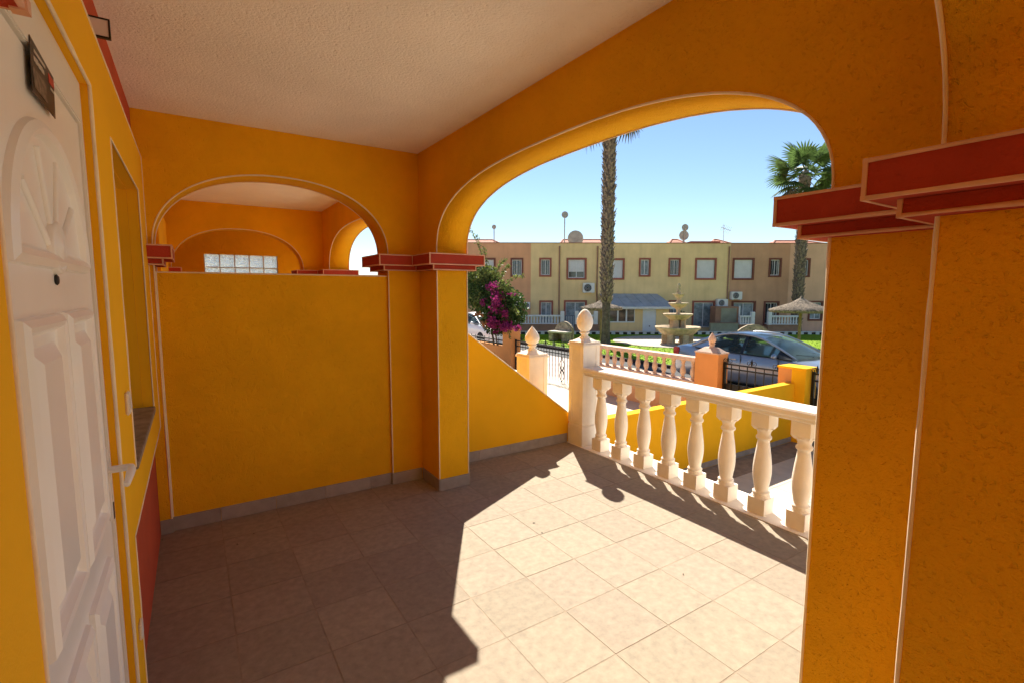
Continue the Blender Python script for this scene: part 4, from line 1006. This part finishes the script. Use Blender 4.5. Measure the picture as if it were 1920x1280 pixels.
for i in range(5): MB().tube([(lerp(u0, u1, (i+1)/6), D2-.015, z0+.06), (lerp(u0, u1, (i+1)/6), D2-.015, z1-.06)], .012, 5).build('bar', M['kdoor'], bgt)
enc = fthing('enclosure', 'olive plastered enclosure with grey panel beside the sliding door', 'enclosure'); u0, u1, z0, z1 = sc((12.52,13.93,-.84,.66), -1.2)
MB().box(u0, u1, -1.2, -.4, -.98, z1).build('wall', M['brickwall'], enc); MB().box(u0+.32, u1-.12, -1.22, -1.2005, -.30, z1-.10).build('panel', M['olive'], enc)
MB().box(u1+.001, u1+.07, -1.26, -1.18, -.98, z1+.03).build('post', M['frame'], enc)

# kiosk
kk = fthing('kiosk', 'small cream kiosk with grey metal roof, white window and door', 'kiosk'); D3 = -1.75
u0, u1, z0, z1 = sc((5.85,9.66,-.89,.60), D3)
kw, kd = sc((5.97,7.55,-.33,.56), D3), sc((8.05,8.87,-.88,.585), D3)
rect_wall(MB(), 'y', D3, D3+.12, u0, u1, -.98, z1, [(kw[0],kw[1],kw[2],kw[3]),(kd[0],kd[1],-1,kd[3])]).build('wall', M['fyel'], kk, weld=True)
MB().box(u0, u0+.12, D3+.1205, -.002, -.98, z1).build('wall', M['fyel'], kk); MB().box(u1-.12, u1, D3+.1205, -.002, -.98, z1).build('wall', M['fyel'], kk)
wf = kw[0], kw[1], kw[2], kw[3]; t3 = (wf[1]-wf[0])/3
fo = rect_wall(MB(), 'y', D3-.04, D3+.06, wf[0]+.001, wf[1]-.001, wf[2]+.001, wf[3]-.001, [(wf[0]+t3*i+.05, wf[0]+t3*(i+1)-.03, wf[2]+.07, wf[3]-.07) for i in range(3)]).build('window', M['frame'], kk, weld=True)
for i in range(3): MB().box(wf[0]+t3*i+.05, wf[0]+t3*(i+1)-.03, D3+.01, D3+.02, wf[2]+.07, wf[3]-.07).build('pane', M['pane'], fo)
do = MB().box(kd[0]+.005, kd[1]-.005, D3+.02, D3+.07, -.95, kd[3]-.005).build('door', M['kdoor'], kk, bevel=.01)
dk = MB(); dk.lathe([(.001,0),(.035,.01),(.035,.03),(.001,.05)], n=10); dk.v = [((kd[0]+kd[1])/2+.02+x, D3+.02-z, -.42+y) for x, y, z in dk.v]; dk.build('knob', M['dark'], do)
re0, re1 = u0-.15, u1+.28; NP = 7
zr0, zr1 = z1+.02, 1.6+(1.40-1.6)*.99
for i in range(NP):
    a, b = lerp(re0, re1, i/NP)+.012, lerp(re0, re1, (i+1)/NP)-.012; sh = .5
    qa, qb = lerp(re0, re1-sh, i/NP)+.012, lerp(re0, re1-sh, (i+1)/NP)-.012
    rp = MB().add([(a,D3-.28,zr0),(b,D3-.28,zr0),(qb,-.06,zr1),(qa,-.06,zr1),(a,D3-.28,zr0+.03),(b,D3-.28,zr0+.03),(qb,-.06,zr1+.03),(qa,-.06,zr1+.03)], [(0,3,2,1),(4,5,6,7),(0,1,5,4),(1,2,6,5),(2,3,7,6),(3,0,4,7)]).build('roof_panel', M['metalroof'], kk)
    if i: MB().tube([(a-.012, D3-.28, zr0+.03), (qa-.012, -.06, zr1+.03)], .03, 6).build('roof_seam', M['metalroof'], kk)
MB().box(re0-.02, re1+.02, D3-.40, D3-.2805, zr0-.10, zr0+.035).build('gutter', M['gutter'], kk, bevel=.02)

# aerials and dishes
def dish(label, u, z, r, base, d=1.2, tilt=.25):
    t = fthing('satellite_dish', label, 'satellite dish', 'satellite dishes on the far roofs')
    g = MB(); g.lathe([(max(.001, r*k/8), .25*r*(k/8)**2) for k in range(9)], n=26)
    g.v = [(u+x, d-zz*cos(tilt), z+y+zz*sin(tilt)) for x, y, zz in g.v]; g.build('reflector', M['dish'], t)
    MB().tube([(u, d+.04, base), (u, d+.04, z)], .035, 8).build('mast', M['dish'], t)
    MB().tube([(u, d-.02, z-r*.9), (u, d-.45*r-.2, z-.1*r)], .014, 5).build('feed_arm', M['dish'], t)
dish('small dish on a tall mast above the cream houses', 3.30, 6.33, .21, 4.4)
dish('large grey satellite dish resting on the cream house roof', 3.95, 4.83, .49, 4.4, 1.0)
dish('upper of two satellite dishes on one mast above the fountain', 10.85, 5.56, .215, 4.4, 1.2)
dish('lower and larger of two satellite dishes on one mast above the fountain', 10.84, 5.08, .31, 4.4, 1.35)
dish('small dish on a mast above the tan house at the left', -1.14, 5.58, .14, 4.5, 1.2)
an = fthing('television_aerial', 'thin television aerial on the ridge of the brown house', 'aerial')
MB().tube([(13.35,1.3,4.6), (13.35,1.3,5.75)], .02, 6).build('mast', M['gutter'], an)
MB().tube([(13.15,1.3,5.62), (13.75,1.2,5.38)], .015, 6).build('boom', M['dish'], an)
for k in range(6):
    u = 13.2+.1*k; MB().tube([(u, 1.0, 5.60-.04*k+.16), (u, 1.5, 5.60-.04*k-.16)], .01, 5).build('element', M['gutter'], an)
# kerb at the foot of the houses; black blocks paint the dark of its openings
kz = -2.1; ks = fthing('striped_kerb', 'low white block kerb with openings painted black in front of the far houses', 'kerb')
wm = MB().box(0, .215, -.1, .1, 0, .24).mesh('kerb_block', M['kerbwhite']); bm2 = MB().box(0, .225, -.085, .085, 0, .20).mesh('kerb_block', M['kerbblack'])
u = -6.0; i = 0
while u < 22:
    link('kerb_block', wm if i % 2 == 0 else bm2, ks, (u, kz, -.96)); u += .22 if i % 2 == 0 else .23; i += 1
MB().box(-6, 22, kz-.11, kz+.11, -.7195, -.69).build('kerb_coping', M['kerbwhite'], ks)
so2 = struct(MB().prism([FW(a, b, 0)[:2] for a, b in ((-9,-2.15),(30,-2.15),(30,.2),(-9,.2))], -1.01, -.93).build('forecourt', M['pave']))
for (uu, dd, ll_) in ((10.0, -1.1, 'dark potted shrub behind the fountain'),):
    t = fthing('potted_plant', ll_, 'potted plant')
    g = MB(); g.lathe([(.14,-.93),(.2,-.55),(.21,-.52)], (uu, dd, 0), 14); g.build('pot', M['brickwall'], t)
    g = MB(); leafcloud(g, (uu, dd, -.05), (.34,.3,.5), 420, .13); stuff(g.build('foliage', M['leaf'], t, recalc=False))

# a few dry leaf scraps blown onto the terrace tiles
random.seed(4)
for x, y in [[-0.245, 3.761], [0.157, 3.436], [0.26, 3.534], [1.907, 2.65], [1.873, 2.51], [2.26, 1.683]]:
    a = random.random()*6.28; l = random.uniform(.006, .010); w = l*.5
    v = [(-l, 0, .002), (0, -w, .004), (l, 0, .002), (0, w, .0035), (-l, 0, .0032), (0, -w, .0052), (l, 0, .0035), (0, w, .0047)]
    o = MB().add(v, [(0,1,2,3),(4,5,6,7),(0,1,5,4),(1,2,6,5),(2,3,7,6),(3,0,4,7)]).build('dry_leaf', M['twig'], loc=(x, y, 0)); o.rotation_euler = (0, 0, a)
    tag(o, 'tiny dark scrap of dry leaf lying on the terrace tiles', 'dry leaf', 'dry leaf scraps on the terrace')
